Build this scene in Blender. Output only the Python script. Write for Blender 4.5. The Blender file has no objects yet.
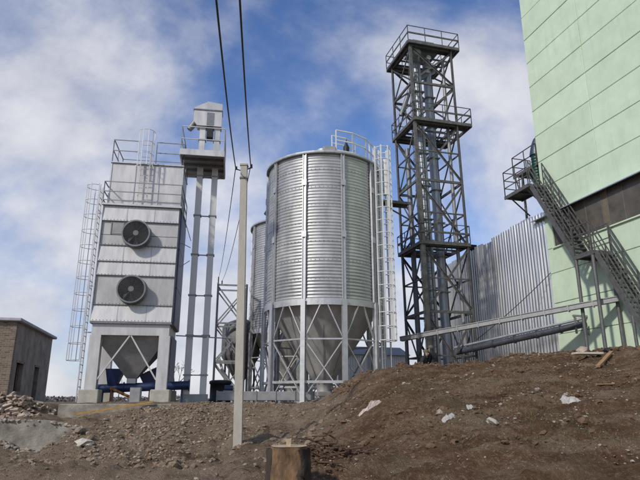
import bpy, math, random
from mathutils import Vector, Matrix, noise
R = math.radians
random.seed(7)
S = bpy.context.scene
COL = S.collection

# ------------------------------------------------------------ camera, sky, sun
cam = bpy.data.cameras.new('camera'); camo = bpy.data.objects.new('camera', cam); COL.objects.link(camo)
camo.location = (0, 0, 1.6); camo.rotation_euler = (R(90 + 16), 0, 0)
cam.sensor_width = 36; cam.lens = 36 * 560 / 640; cam.clip_end = 3000; cam.clip_start = .05
S.camera = camo
SUN_EL, SUN_AZ = 36, -40       # azimuth measured from straight behind the camera, negative to the left
sd = Vector((math.sin(R(SUN_AZ)) * math.cos(R(SUN_EL)), -math.cos(R(SUN_AZ)) * math.cos(R(SUN_EL)), math.sin(R(SUN_EL))))
sun = bpy.data.lights.new('sun', 'SUN'); sun.energy = 2.7; sun.angle = R(3.5); sun.color = (1, .93, .82)
suno = bpy.data.objects.new('sun', sun); COL.objects.link(suno); suno.location = (0, 0, 60)
suno.rotation_euler = sd.to_track_quat('Z', 'Y').to_euler()

W = bpy.data.worlds.new('World'); S.world = W; W.use_nodes = True
nt = W.node_tree; N = nt.nodes; L = nt.links; N.clear()
def nd(t, **k):
    n = N.new(t)
    for a, b in k.items(): setattr(n, a, b)
    return n
sky = nd('ShaderNodeTexSky', sky_type='NISHITA', sun_disc=False, sun_elevation=R(SUN_EL),
         sun_rotation=math.atan2(sd.x, sd.y), air_density=1.0, dust_density=.6, ozone_density=2.5, altitude=200)
tc = nd('ShaderNodeTexCoord'); sep = nd('ShaderNodeSeparateXYZ'); L.new(tc.outputs['Generated'], sep.inputs[0])
def mth(op, a, b=None, clamp=False):
    n = nd('ShaderNodeMath', operation=op, use_clamp=clamp)
    for i, v in enumerate((a, b)):
        if v is None: continue
        if isinstance(v, (int, float)): n.inputs[i].default_value = v
        else: L.new(v, n.inputs[i])
    return n.outputs[0]
zz = mth('ADD', mth('MAXIMUM', sep.outputs['Z'], -.1), .75)
cx = mth('DIVIDE', sep.outputs['X'], zz); cy = mth('DIVIDE', sep.outputs['Y'], zz)
cmb = nd('ShaderNodeCombineXYZ'); L.new(cx, cmb.inputs[0]); L.new(cy, cmb.inputs[1])
mp = nd('ShaderNodeMapping'); L.new(cmb.outputs[0], mp.inputs[0])
mp.inputs['Location'].default_value = (19.56, 10.42, 10.97); mp.inputs['Rotation'].default_value = (0, 0, R(-50)); mp.inputs['Scale'].default_value = (1.0, 1.2, 1)
n1 = nd('ShaderNodeTexNoise'); n1.inputs['Scale'].default_value = 2.1; n1.inputs['Detail'].default_value = 10; n1.inputs['Roughness'].default_value = .56; n1.inputs['Distortion'].default_value = .3
L.new(mp.outputs[0], n1.inputs[0])
n2 = nd('ShaderNodeTexNoise'); n2.inputs['Scale'].default_value = 7; n2.inputs['Detail'].default_value = 7; n2.inputs['Roughness'].default_value = .55
L.new(mp.outputs[0], n2.inputs[0])
hz = mth('POWER', mth('SUBTRACT', 1.0, mth('MAXIMUM', sep.outputs['Z'], 0.0), True), 4.0)     # more cloud low down
cov = mth('ADD', mth('ADD', n1.outputs[0], mth('MULTIPLY', mth('SUBTRACT', n2.outputs[0], .5), .30)), mth('MULTIPLY', hz, .42))
mr = nd('ShaderNodeMapRange', interpolation_type='SMOOTHSTEP'); L.new(cov, mr.inputs[0])
mr.inputs[1].default_value = .43; mr.inputs[2].default_value = .75; mr.inputs[4].default_value = .93
ccr = nd('ShaderNodeValToRGB'); L.new(n2.outputs[0], ccr.inputs[0])
ccr.color_ramp.elements[0].position = .3; ccr.color_ramp.elements[0].color = (5.2, 5.35, 6.0, 1)
ccr.color_ramp.elements[1].position = .72; ccr.color_ramp.elements[1].color = (7.9, 7.9, 8.2, 1)
hsv = nd('ShaderNodeMix', data_type='RGBA', blend_type='MULTIPLY'); hsv.inputs[0].default_value = 1
L.new(sky.outputs[0], hsv.inputs[6]); hsv.inputs[7].default_value = (.95, 1.14, 1.5, 1)
mx = nd('ShaderNodeMix', data_type='RGBA'); L.new(mr.outputs[0], mx.inputs[0]); L.new(hsv.outputs[2], mx.inputs[6]); L.new(ccr.outputs[0], mx.inputs[7])
bg = nd('ShaderNodeBackground'); bg.inputs[1].default_value = .10; L.new(mx.outputs[2], bg.inputs[0])
wo = nd('ShaderNodeOutputWorld'); L.new(bg.outputs[0], wo.inputs[0])
S.view_settings.view_transform = 'Standard'; S.view_settings.look = 'None'; S.view_settings.exposure = .08; S.view_settings.gamma = 1
S.view_settings.use_curve_mapping = False
S.render.engine = 'CYCLES'

# ------------------------------------------------------------ materials
MATS = {}
def mat(name, base, rough=.6, metal=0., var=.15, scale=3., bump=0., bscale=30., tint=None, stretch=(1, 1, 1), coord='Object', spec=.5):
    m = bpy.data.materials.new(name); m.use_nodes = True; t = m.node_tree; n = t.nodes; l = t.links
    b = n['Principled BSDF']; b.inputs['Roughness'].default_value = rough; b.inputs['Metallic'].default_value = metal
    b.inputs['Specular IOR Level'].default_value = spec
    tcn = n.new('ShaderNodeTexCoord'); mpn = n.new('ShaderNodeMapping'); l.new(tcn.outputs[coord], mpn.inputs[0]); mpn.inputs['Scale'].default_value = stretch
    a = n.new('ShaderNodeTexNoise'); a.inputs['Scale'].default_value = scale; a.inputs['Detail'].default_value = 6; a.inputs['Roughness'].default_value = .65
    l.new(mpn.outputs[0], a.inputs[0])
    r = n.new('ShaderNodeValToRGB'); l.new(a.outputs[0], r.inputs[0])
    lo = [c * (1 - var) for c in base]; hi = [min(1, c * (1 + var)) for c in (base if tint is None else tint)]
    r.color_ramp.elements[0].position = .3; r.color_ramp.elements[0].color = (*lo, 1)
    r.color_ramp.elements[1].position = .7; r.color_ramp.elements[1].color = (*hi, 1)
    l.new(r.outputs[0], b.inputs['Base Color'])
    if metal > .2:
        rr = n.new('ShaderNodeMapRange'); l.new(a.outputs[0], rr.inputs[0]); rr.inputs[1].default_value = .3; rr.inputs[2].default_value = .7
        rr.inputs[3].default_value = max(.05, rough - .1); rr.inputs[4].default_value = rough + .12; l.new(rr.outputs[0], b.inputs['Roughness'])
    if bump:
        c = n.new('ShaderNodeTexNoise'); c.inputs['Scale'].default_value = bscale; c.inputs['Detail'].default_value = 5
        l.new(mpn.outputs[0], c.inputs[0]); bp = n.new('ShaderNodeBump'); bp.inputs['Strength'].default_value = bump; bp.inputs['Distance'].default_value = .02
        l.new(c.outputs[0], bp.inputs['Height']); l.new(bp.outputs[0], b.inputs['Normal'])
    MATS[name] = m
    return m
mat('galv', (.50, .505, .51), .48, .6, .10, 4, .15, 25)
mat('galv_bright', (.54, .53, .515), .5, .45, .17, 2.6, .15, 7, stretch=(1, 1, .22))
mat('galv_mid', (.43, .425, .41), .55, .4, .2, 2.4, .15, 8, stretch=(1, 1, .3))
mat('galv_dull', (.30, .30, .295), .6, .35, .2, 3, .15, 20)
mat('galv_silo', (.43, .435, .43), .47, .6, .2, 1.4, .08, 14, stretch=(1, 1, .35))
mat('zinc_dark', (.20, .21, .22), .55, .5, .2, 4)
mat('steel_old', (.088, .088, .086), .58, .35, .3, 5, .2, 30, tint=(.135, .132, .125))
mat('steel_dark', (.13, .13, .13), .5, .3, .25, 4)
mat('pipe_dark', (.07, .078, .095), .45, .3, .25, 4)
mat('steel_grey', (.27, .275, .275), .5, .35, .2, 4)
mat('trunk_zinc', (.38, .41, .44), .45, .55, .15, 3, stretch=(1, 1, .3))
mat('white_paint', (.70, .70, .69), .45, .1, .06, 5)
mat('concrete', (.19, .17, .135), .92, 0, .45, 1.6, .8, 18, tint=(.26, .24, .20))
mat('pole_concrete', (.42, .395, .335), .88, 0, .14, 5, .35, 40, stretch=(1, 1, .3))
mat('footing', (.40, .38, .32), .9, 0, .2, 2.5, .4, 20)
mat('blue_paint', (.014, .030, .095), .42, .05, .2, 4)
mat('blue_side', (.085, .095, .17), .45, .1, .15, 2)
mat('fan_dark', (.075, .076, .078), .5, .3, .2, 8)
mat('fan_hub', (.16, .16, .16), .5, .3, .1, 8)
mat('black', (.012, .012, .014), .6, 0, .2, 6)
mat('wire_black', (.012, .012, .013), .5, 0, .1, 6)
mat('yellow_paint', (.36, .20, .04), .6, 0, .25, 6)
mat('red_rust', (.28, .09, .03), .8, 0, .3, 8)
mat('green_cap', (.10, .17, .10), .6, .1, .2, 4)
mat('green_duct', (.010, .055, .035), .4, .1, .25, 5)
mat('hood_blue', (.05, .07, .10), .4, .2, .2, 5)
mat('flashing', (.46, .50, .58), .35, .6, .12, 3)
mat('sheet_zinc', (.47, .47, .465), .27, .9, .08, 1.5, .05, 8, stretch=(1, 1, .12))
mat('wood', (.05, .026, .012), .88, 0, .4, 5.5, .6, 30, tint=(.20, .12, .06), stretch=(1, 1, .5))
mat('wood_top', (.42, .33, .22), .85, 0, .25, 12, .3, 40)
mat('bark', (.045, .033, .024), .95, 0, .4, 9, .9, 22, stretch=(1, 1, .35))
mat('plank', (.30, .17, .08), .85, 0, .25, 6)
mat('twig', (.09, .065, .045), .9, 0, .3, 9)
mat('straw', (.22, .17, .11), .9, 0, .3, 9)
mat('grass', (.055, .075, .022), .8, 0, .35, 4, tint=(.12, .11, .04))
mat('stone', (.17, .135, .10), .92, 0, .35, 9, .4, 25, tint=(.36, .31, .25), coord='Object')
mat('clod', (.125, .077, .046), .96, 0, .35, 4, .5, 25)
mat('plastic_white', (.38, .36, .33), .5, 0, .1, 5)
mat('plastic_pink', (.46, .37, .33), .55, 0, .12, 7)
mat('stone_pale', (.48, .44, .37), .9, 0, .15, 8, .4, 30)
mat('rubble_brick', (.27, .15, .10), .92, 0, .5, 2.2, .3, 25, tint=(.36, .30, .24))
mat('roof_slab', (.42, .40, .44), .85, 0, .15, 3, .2, 15)
mat('dark_inside', (.015, .014, .013), .9, 0, .1, 3)
mat('trees_far', (.13, .12, .115), .95, 0, .3, .3)
mat('jacket', (.014, .015, .018), .8, 0, .2, 6)
mat('skin', (.42, .25, .18), .6, 0, .05, 6)
mat('cap', (.10, .09, .07), .8, 0, .15, 8)
mat('shade_grey', (.24, .215, .19), .92, 0, .35, 1.3, .5, 18, tint=(.29, .25, .21))  # hut side wall: shade on that face put into the base colour
mat('glass_dark', (.10, .088, .072), .32, 0, .4, 1.2)
mat('board_brown', (.16, .125, .085), .6, 0, .2, 2)
mat('mullion', (.16, .16, .15), .5, .2, .15, 4)

def paint_wall():        # green painted precast panels, slight streaks and repairs
    m = mat('green_wall', (.57, .69, .52), .82, 0, .06, .6, .25, 30)
    t = m.node_tree; n = t.nodes; l = t.links; b = n['Principled BSDF']
    src = b.inputs['Base Color'].links[0].from_socket
    tcn = n.new('ShaderNodeTexCoord'); mp_ = n.new('ShaderNodeMapping'); l.new(tcn.outputs['Object'], mp_.inputs[0]); mp_.inputs['Scale'].default_value = (1, 1, .12)
    a = n.new('ShaderNodeTexNoise'); a.inputs['Scale'].default_value = 2.2; a.inputs['Detail'].default_value = 7; l.new(mp_.outputs[0], a.inputs[0])
    rr = n.new('ShaderNodeMapRange'); l.new(a.outputs[0], rr.inputs[0]); rr.inputs[1].default_value = .52; rr.inputs[2].default_value = .75; rr.inputs[3].default_value = 0; rr.inputs[4].default_value = .35
    mx_ = n.new('ShaderNodeMix'); mx_.data_type = 'RGBA'; l.new(rr.outputs[0], mx_.inputs[0]); l.new(src, mx_.inputs[6]); mx_.inputs[7].default_value = (.40, .52, .36, 1)
    oi = n.new('ShaderNodeObjectInfo'); rv = n.new('ShaderNodeMapRange'); l.new(oi.outputs['Random'], rv.inputs[0]); rv.inputs[3].default_value = .97; rv.inputs[4].default_value = 1.04
    bl = n.new('ShaderNodeTexNoise'); bl.inputs['Scale'].default_value = 1.1; bl.inputs['Detail'].default_value = 9; bl.inputs['Roughness'].default_value = .7; l.new(tcn.outputs['Object'], bl.inputs[0])
    br_ = n.new('ShaderNodeMapRange'); l.new(bl.outputs[0], br_.inputs[0]); br_.inputs[1].default_value = .3; br_.inputs[2].default_value = .7; br_.inputs[3].default_value = .92; br_.inputs[4].default_value = 1.07
    mm = n.new('ShaderNodeMath'); mm.operation = 'MULTIPLY'; l.new(rv.outputs[0], mm.inputs[0]); l.new(br_.outputs[0], mm.inputs[1])
    hv = n.new('ShaderNodeHueSaturation'); l.new(mx_.outputs[2], hv.inputs['Color']); l.new(mm.outputs[0], hv.inputs['Value']); l.new(hv.outputs[0], b.inputs['Base Color'])
paint_wall()
mat('joint_green', (.36, .44, .32), .9, 0, .2, 4)

def brick_mat():
    m = bpy.data.materials.new('brickwork'); m.use_nodes = True; n = m.node_tree.nodes; l = m.node_tree.links; b = n['Principled BSDF']
    tcn = n.new('ShaderNodeTexCoord'); sp = n.new('ShaderNodeSeparateXYZ'); cb = n.new('ShaderNodeCombineXYZ'); l.new(tcn.outputs['Object'], sp.inputs[0])
    ad = n.new('ShaderNodeMath'); l.new(sp.outputs[0], ad.inputs[0]); l.new(sp.outputs[1], ad.inputs[1]); l.new(ad.outputs[0], cb.inputs[0]); l.new(sp.outputs[2], cb.inputs[1])
    br = n.new('ShaderNodeTexBrick'); l.new(cb.outputs[0], br.inputs[0]); br.inputs['Scale'].default_value = 1; br.inputs['Brick Width'].default_value = .26; br.inputs['Row Height'].default_value = .09
    br.inputs['Mortar Size'].default_value = .012; br.inputs['Color1'].default_value = (.24, .185, .125, 1); br.inputs['Color2'].default_value = (.12, .08, .055, 1); br.inputs['Mortar'].default_value = (.26, .24, .20, 1)
    l.new(br.outputs[0], b.inputs['Base Color']); b.inputs['Roughness'].default_value = .92
    bp = n.new('ShaderNodeBump'); bp.inputs['Distance'].default_value = .02; bp.inputs['Strength'].default_value = .8; bp.invert = True; l.new(br.outputs[1], bp.inputs['Height']); l.new(bp.outputs[0], b.inputs['Normal'])
    MATS['brickwork'] = m
brick_mat()

def earth_mat():
    m = bpy.data.materials.new('earth'); m.use_nodes = True; n = m.node_tree.nodes; l = m.node_tree.links; b = n['Principled BSDF']
    b.inputs['Roughness'].default_value = .97; b.inputs['Specular IOR Level'].default_value = .15
    tcn = n.new('ShaderNodeTexCoord'); at_ = n.new('ShaderNodeAttribute'); at_.attribute_name = 'mound'
    def noi(sc, de=8, ro=.65):
        a = n.new('ShaderNodeTexNoise'); a.inputs['Scale'].default_value = sc; a.inputs['Detail'].default_value = de; a.inputs['Roughness'].default_value = ro
        l.new(tcn.outputs['Object'], a.inputs[0]); return a.outputs[0]
    def ramp(src, stops):
        r = n.new('ShaderNodeValToRGB'); l.new(src, r.inputs[0]); e = r.color_ramp.elements
        while len(e) < len(stops): e.new(.5)
        for x, (p, c) in zip(e, stops): x.position = p; x.color = (*c, 1)
        return r.outputs[0]
    def mixc(f, a, c):
        x = n.new('ShaderNodeMix'); x.data_type = 'RGBA'
        if isinstance(f, float): x.inputs[0].default_value = f
        else: l.new(f, x.inputs[0])
        l.new(a, x.inputs[6])
        if isinstance(c, tuple): x.inputs[7].default_value = (*c, 1)
        else: l.new(c, x.inputs[7])
        return x.outputs[2]
    big = noi(.55); mid = noi(2.6); fin = noi(14, 9, .7); peb = noi(45, 4, .6)
    brown = ramp(mid, [(.3, (.11, .058, .03)), (.5, (.165, .094, .052)), (.7, (.24, .152, .09))])
    grey = ramp(mid, [(.3, (.17, .122, .08)), (.5, (.27, .20, .138)), (.7, (.37, .285, .205))])
    base = mixc(at_.outputs['Fac'], grey, brown)
    fmap = n.new('ShaderNodeMapRange'); l.new(fin, fmap.inputs[0]); fmap.inputs[1].default_value = .52; fmap.inputs[2].default_value = .66; fmap.inputs[4].default_value = .7
    base = mixc(fmap.outputs[0], base, (.38, .29, .20))
    dmap = n.new('ShaderNodeMapRange'); l.new(fin, dmap.inputs[0]); dmap.inputs[1].default_value = .46; dmap.inputs[2].default_value = .30; dmap.inputs[4].default_value = .75
    base = mixc(dmap.outputs[0], base, (.075, .05, .033))
    gm = n.new('ShaderNodeMapRange'); l.new(big, gm.inputs[0]); gm.inputs[1].default_value = .52; gm.inputs[2].default_value = .68; gm.inputs[4].default_value = .5
    gmm = n.new('ShaderNodeMath'); gmm.operation = 'MULTIPLY'; l.new(gm.outputs[0], gmm.inputs[0]); l.new(at_.outputs['Fac'], gmm.inputs[1])
    base = mixc(gmm.outputs[0], base, (.115, .105, .055))
    mpb = n.new('ShaderNodeMapping'); l.new(tcn.outputs['Object'], mpb.inputs[0]); mpb.inputs['Rotation'].default_value = (0, 0, R(-24)); mpb.inputs['Scale'].default_value = (.32, 1.5, 1)
    bn = n.new('ShaderNodeTexNoise'); bn.inputs['Scale'].default_value = 1.25; bn.inputs['Detail'].default_value = 7; bn.inputs['Roughness'].default_value = .62; l.new(mpb.outputs[0], bn.inputs[0])
    def rng(src, a0, a1, hi):
        x = n.new('ShaderNodeMapRange'); l.new(src, x.inputs[0]); x.inputs[1].default_value = a0; x.inputs[2].default_value = a1; x.inputs[4].default_value = hi; return x.outputs[0]
    def mul(p, q):
        x = n.new('ShaderNodeMath'); x.operation = 'MULTIPLY'; l.new(p, x.inputs[0]); l.new(q, x.inputs[1]); return x.outputs[0]
    base = mixc(rng(bn.outputs[0], .50, .68, .55), base, (.34, .26, .175))
    base = mixc(rng(bn.outputs[0], .46, .30, .7), base, (.065, .038, .022))
    spk = noi(38, 3, .5)
    base = mixc(mul(rng(spk, .60, .68, 1.), rng(bn.outputs[0], .42, .60, .85)), base, (.50, .44, .36))
    l.new(base, b.inputs['Base Color'])
    ad = n.new('ShaderNodeMath'); ad.operation = 'ADD'; l.new(fin, ad.inputs[0])
    ml = n.new('ShaderNodeMath'); ml.operation = 'MULTIPLY'; l.new(peb, ml.inputs[0]); ml.inputs[1].default_value = .55; l.new(ml.outputs[0], ad.inputs[1])
    bp = n.new('ShaderNodeBump'); bp.inputs['Strength'].default_value = .9; bp.inputs['Distance'].default_value = .16; l.new(ad.outputs[0], bp.inputs['Height']); l.new(bp.outputs[0], b.inputs['Normal'])
    MATS['earth'] = m
earth_mat()

# ------------------------------------------------------------ mesh helpers
V = Vector
class MB:
    def __init__(s): s.v = []; s.f = []; s.sm = []
    def add(s, vs, fs, smooth=False):
        o = len(s.v); s.v += [tuple(p) for p in vs]; s.f += [tuple(o + i for i in q) for q in fs]; s.sm += [smooth] * len(fs); return s
    def hexa(s, p):      # 8 points: bottom ring 0-3, top ring 4-7
        return s.add(p, [(3, 2, 1, 0), (4, 5, 6, 7), (0, 1, 5, 4), (1, 2, 6, 5), (2, 3, 7, 6), (3, 0, 4, 7)])
    def box(s, x0, x1, y0, y1, z0, z1):
        return s.hexa([(x0, y0, z0), (x1, y0, z0), (x1, y1, z0), (x0, y1, z0), (x0, y0, z1), (x1, y0, z1), (x1, y1, z1), (x0, y1, z1)])
    def bbox(s, x0, x1, y0, y1, z0, z1, b=.02):   # box with chamfered top and vertical edges
        ring = lambda d, z: [(x0 + d + b, y0 + d, z), (x1 - d - b, y0 + d, z), (x1 - d, y0 + d + b, z), (x1 - d, y1 - d - b, z), (x1 - d - b, y1 - d, z), (x0 + d + b, y1 - d, z), (x0 + d, y1 - d - b, z), (x0 + d, y0 + d + b, z)]
        rs = [ring(b, z0), ring(0, z0 + b), ring(0, z1 - b), ring(b, z1)]
        fs = [tuple(range(7, -1, -1)), tuple(24 + i for i in range(8))]
        for k in range(3):
            for i in range(8): fs.append((k * 8 + i, k * 8 + (i + 1) % 8, k * 8 + 8 + (i + 1) % 8, k * 8 + 8 + i))
        return s.add(sum(rs, []), fs)
    def beam(s, a, b, w, h=None, up=(0, 0, 1)):
        a = V(a); b = V(b); h = h or w; d = (b - a).normalized(); u = V(up)
        if abs(d.dot(u)) > .98: u = V((0, 1, 0))
        x = d.cross(u).normalized() * (w / 2); y = x.cross(d).normalized() * (h / 2)
        return s.hexa([a - x - y, a + x - y, a + x + y, a - x + y, b - x - y, b + x - y, b + x + y, b - x + y])
    def angle(s, a, b, w, t=.012, up=(0, 0, 1)):    # L-section bar
        a = V(a); b = V(b); d = (b - a).normalized(); u = V(up)
        if abs(d.dot(u)) > .98: u = V((0, 1, 0))
        x = d.cross(u).normalized(); y = x.cross(d).normalized()
        s.beam(a, b, w, t, up); s.beam(a + x * (w / 2 - t / 2) - y * (w / 2 + t * .1), b + x * (w / 2 - t / 2) - y * (w / 2 + t * .1), t, w, up); return s
    def tube(s, a, b, r0, r1=None, n=8, caps=True):
        a = V(a); b = V(b); r1 = r0 if r1 is None else r1; d = (b - a).normalized(); u = V((0, 0, 1)) if abs(d.z) < .98 else V((0, 1, 0))
        x = d.cross(u).normalized(); y = x.cross(d)
        vs = [p + (x * math.cos(2 * math.pi * i / n) + y * math.sin(2 * math.pi * i / n)) * r for p, r in ((a, r0), (b, r1)) for i in range(n)]
        s.add(vs, [(i, n + i, n + (i + 1) % n, (i + 1) % n) for i in range(n)], True)
        if caps: s.add(vs, [tuple(range(n)), tuple(range(2 * n - 1, n - 1, -1))])
        return s
    def path(s, pts, r, n=6):
        for a, b in zip(pts, pts[1:]): s.tube(a, b, r, None, n, False)
        return s
    def rev(s, prof, n=32, a0=0, a1=2 * math.pi, smooth=True, c=(0, 0)):     # profile of (radius, z)
        full = abs(a1 - a0 - 2 * math.pi) < 1e-6; m = n if full else n + 1
        vs = []
        for r, z in prof:
            for i in range(m):
                a = a0 + (a1 - a0) * i / n; vs.append((c[0] + r * math.sin(a), c[1] - r * math.cos(a), z))
        fs = []
        for k in range(len(prof) - 1):
            for i in range(n):
                j = (i + 1) % m; fs.append((k * m + i, k * m + j, (k + 1) * m + j, (k + 1) * m + i))
        return s.add(vs, fs, smooth)
    def ringtube(s, c, R_, r, n=16, axis='z', a0=0, a1=2 * math.pi, m=6):
        pts = []
        for i in range(n + 1):
            a = a0 + (a1 - a0) * i / n
            q = {'z': (math.cos(a), math.sin(a), 0), 'y': (math.cos(a), 0, math.sin(a)), 'x': (0, math.cos(a), math.sin(a))}[axis]
            pts.append(V(c) + V(q) * R_)
        return s.path(pts, r, m)
    def blob(s, c, r, seed=0, flat=.7, rz=0.):
        ph = (1 + 5 ** .5) / 2; rnd = random.Random(seed)
        ico = [(-1, ph, 0), (1, ph, 0), (-1, -ph, 0), (1, -ph, 0), (0, -1, ph), (0, 1, ph), (0, -1, -ph), (0, 1, -ph), (ph, 0, -1), (ph, 0, 1), (-ph, 0, -1), (-ph, 0, 1)]
        fs = [(0, 11, 5), (0, 5, 1), (0, 1, 7), (0, 7, 10), (0, 10, 11), (1, 5, 9), (5, 11, 4), (11, 10, 2), (10, 7, 6), (7, 1, 8), (3, 9, 4), (3, 4, 2), (3, 2, 6), (3, 6, 8), (3, 8, 9), (4, 9, 5), (2, 4, 11), (6, 2, 10), (8, 6, 7), (9, 8, 1)]
        sx, sy, sz = rnd.uniform(.7, 1.3), rnd.uniform(.7, 1.3), flat * rnd.uniform(.7, 1.2); M = Matrix.Rotation(rz, 3, 'Z') @ Matrix.Rotation(rnd.uniform(-.5, .5), 3, 'X')
        vs = [V(c) + M @ V((p[0] * sx, p[1] * sy, p[2] * sz)) * (r / 1.9 * rnd.uniform(.72, 1.2)) for p in ico]
        return s.add(vs, fs)
    def mesh(s, name, m):
        me = bpy.data.meshes.new(name); me.from_pydata(s.v, [], s.f); me.validate(); me.materials.append(MATS[m])
        if len(me.polygons) == len(s.sm): me.polygons.foreach_set('use_smooth', s.sm)
        me.update(); return me
    def build(s, name, m, parent=None, loc=(0, 0, 0), rz=0):
        o = bpy.data.objects.new(name, s.mesh(name, m)); COL.objects.link(o); o.location = loc; o.rotation_euler = (0, 0, rz)
        if parent: o.parent = parent
        return o
def tag(o, label=None, cat=None, group=None, kind=None):
    for k, v in (('label', label), ('category', cat), ('group', group), ('kind', kind)):
        if v: o[k] = v
    return o
def thing(name, label, cat, loc=(0, 0, 0), rz=0, group=None):
    o = bpy.data.objects.new(name, None); COL.objects.link(o); o.location = loc; o.rotation_euler = (0, 0, rz); o.empty_display_size = .3
    return tag(o, label, cat, group)
def inst(src, parent, loc=(0, 0, 0), rz=0, name=None):
    o = bpy.data.objects.new(name or src.name.split('.')[0], src.data); COL.objects.link(o); o.parent = parent; o.location = loc; o.rotation_euler = (0, 0, rz); return o
def copy_tree(o, parent=None):
    c = o.copy(); COL.objects.link(c); c.parent = parent
    for ch in list(o.children): copy_tree(ch, c)
    return c
def rail(mb, pts, h, r=.024, mids=(.5,), every=1.2):     # handrail along a polyline of floor points
    for a, b in zip(pts, pts[1:]):
        a = V(a); b = V(b); k = max(1, round((b - a).length / every))
        for i in range(k + 1):
            p = a.lerp(b, i / k); mb.beam(p, p + V((0, 0, h)), r * 1.7)
        for m_ in (*mids, 1.0):
            mb.beam(a + V((0, 0, h * m_)), b + V((0, 0, h * m_)), r * 1.9, r * 1.6)
    return mb

# ------------------------------------------------------------ terrain
PLAT = 1.5
crest = [(-40, 1.5), (-10, .95), (-8.9, 1.0), (-6.1, 1.42), (-4.6, 1.48), (-3, 1.48), (-1.2, 1.46), (-.1, 1.55), (.5, 1.85), (1.0, 2.2), (1.7, 2.6), (2.7, 2.78), (4.1, 2.82), (6.1, 3.12), (8.2, 3.22), (9.5, 3.4), (11, 3.55), (16, 3.7), (40, 3.7)]
def lerpt(t, x):
    for (a, p), (b, q) in zip(t, t[1:]):
        if x <= b: return p + (q - p) * max(0, (x - a) / (b - a))
    return t[-1][1]
def sst(a, b, x):
    t = min(1, max(0, (x - a) / (b - a))); return t * t * (3 - 2 * t)
def mound_f(x, y): return sst(-1.6, 1.4, x + (14 - y) * .22)
def ground(x, y):
    zc = lerpt(crest, x); m = mound_f(x, y)
    yc = 21.2 - 1.6 * sst(-.5, 3, x)
    y0 = 11.6 - 4.4 * sst(-3, 3, x)
    t = (y - y0) / (yc - y0)
    if t <= 0: z = -.02 * min(8, (y0 - y)) * .3
    elif t < 1:
        z = zc * (t * (1 - .25 * m) + .25 * m * (1 - (1 - t) ** 2))
        z -= .05 * zc * math.exp(-((t - 1) / .07) ** 2) * m
    else:
        back = max(0., (y - yc))
        z = max(PLAT - .02, zc * (1 - .05 * m * math.exp(-(back / .9) ** 2)) - back * .25 * m * (1 if x < 12 else .4))
        if -9.9 < x < -4.3 and back < .6: z = zc
        if x > 3: z = max(z, PLAT + .45 * sst(3, 7, x) * (1 - sst(34, 60, y)))
    # low yard in front of the retaining wall on the left
    lf = 1 - sst(-7.9, -6.6, x)
    if lf > 0 and y < 24 and not (x > -9.7 and y > 20.9):
        zl = .12 if y < 18.6 else .95 + .55 * sst(18.7, 20.5, y) * (1 - .9 * sst(-10.5, -9.6, x))
        if y < 12: zl = min(zl, z + .1)
        z = z * (1 - lf) + zl * lf
    # root clump hump beside the stump
    z += .50 * math.exp(-(((x + .05) / 1.0) ** 2 + ((y - 10.4) / .8) ** 2))
    if y > 60: z -= (y - 60) * .004
    return z
def detail(x, y):
    near = (1 - sst(24, 30, y)) * sst(2, 6, y)
    if near <= 0 or abs(x) > 24: return 0
    m = mound_f(x, y)
    p = V((x, y, 0))
    slope = sst(11, 13, y + x * .5 + 3) * (1 - .85 * sst(20.6, 21.4, y) * (1 - m))
    a = noise.fractal(p * .55, 1, 2, 4) * (.22 - .06 * m) + noise.fractal(p * 2.3 + V((7, 3, 1)), 1, 2, 4) * .08 + noise.fractal(p * 7.0, .8, 2, 3) * .045
    c_, s_ = math.cos(R(24)), math.sin(R(24)); q = V(((x * c_ + y * s_) * .35, (-x * s_ + y * c_) * 1.7, 3))
    a += m * (noise.fractal(q, 1, 2, 5) * .13 + noise.ridged_multi_fractal(q * 1.7 + V((4, 1, 0)), 1, 2, 4, 1, 2) * .035)
    # down-slope rills
    a += noise.fractal(V((x * 1.7 + y * .4, y * .45, 5)), 1, 2, 4) * (.05 + .09 * (1 - m))
    return a * near * (.25 + .75 * slope)
def H(x, y): return ground(x, y) + detail(x, y)
def axis(lo, hi, st, far, g=1.16):
    a = []; d = st; x = lo
    while x > -far: a.append(x); x -= d; d *= g
    a = a[::-1]; x = lo + st
    while x < hi: a.append(x); x += st
    d = st
    while x < far: a.append(x); x += d; d *= g
    return a
xs = axis(-12, 13, .085, 900, 1.22); ys = [y for y in axis(7, 23, .085, 1500, 1.2) if y > -300]
tm = MB(); nx = len(xs); mo = []
for y in ys:
    for x in xs:
        tm.v.append((x, y, H(x, y))); mo.append(mound_f(x, y) * (1 - sst(22, 26, y)) if y < 26 else 0.)
tm.f = [(j * nx + i, j * nx + i + 1, (j + 1) * nx + i + 1, (j + 1) * nx + i) for j in range(len(ys) - 1) for i in range(nx - 1)]
tm.sm = [True] * len(tm.f)
terr = tag(tm.build('ground', 'earth'), kind='structure')
at_ = terr.data.attributes.new('mound', 'FLOAT', 'POINT'); at_.data.foreach_set('value', mo)

# ------------------------------------------------------------ green building and site axis along its wall
A = R(16.3); U = V((math.sin(A), -math.cos(A), 0)); NO = V((-math.cos(A), -math.sin(A), 0)); C0 = V((12.63, 30, 0))
# local frame of everything on the wall: x = along the wall towards the viewer side, y = into the building, z up
WROT = math.atan2(U.y, U.x)
def wp(s, o, z): return C0 + U * s + NO * o + V((0, 0, z))
bld = thing('panel_building', 'tall pale green building of painted concrete panels with a dark window band', 'building', C0, WROT)
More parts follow.
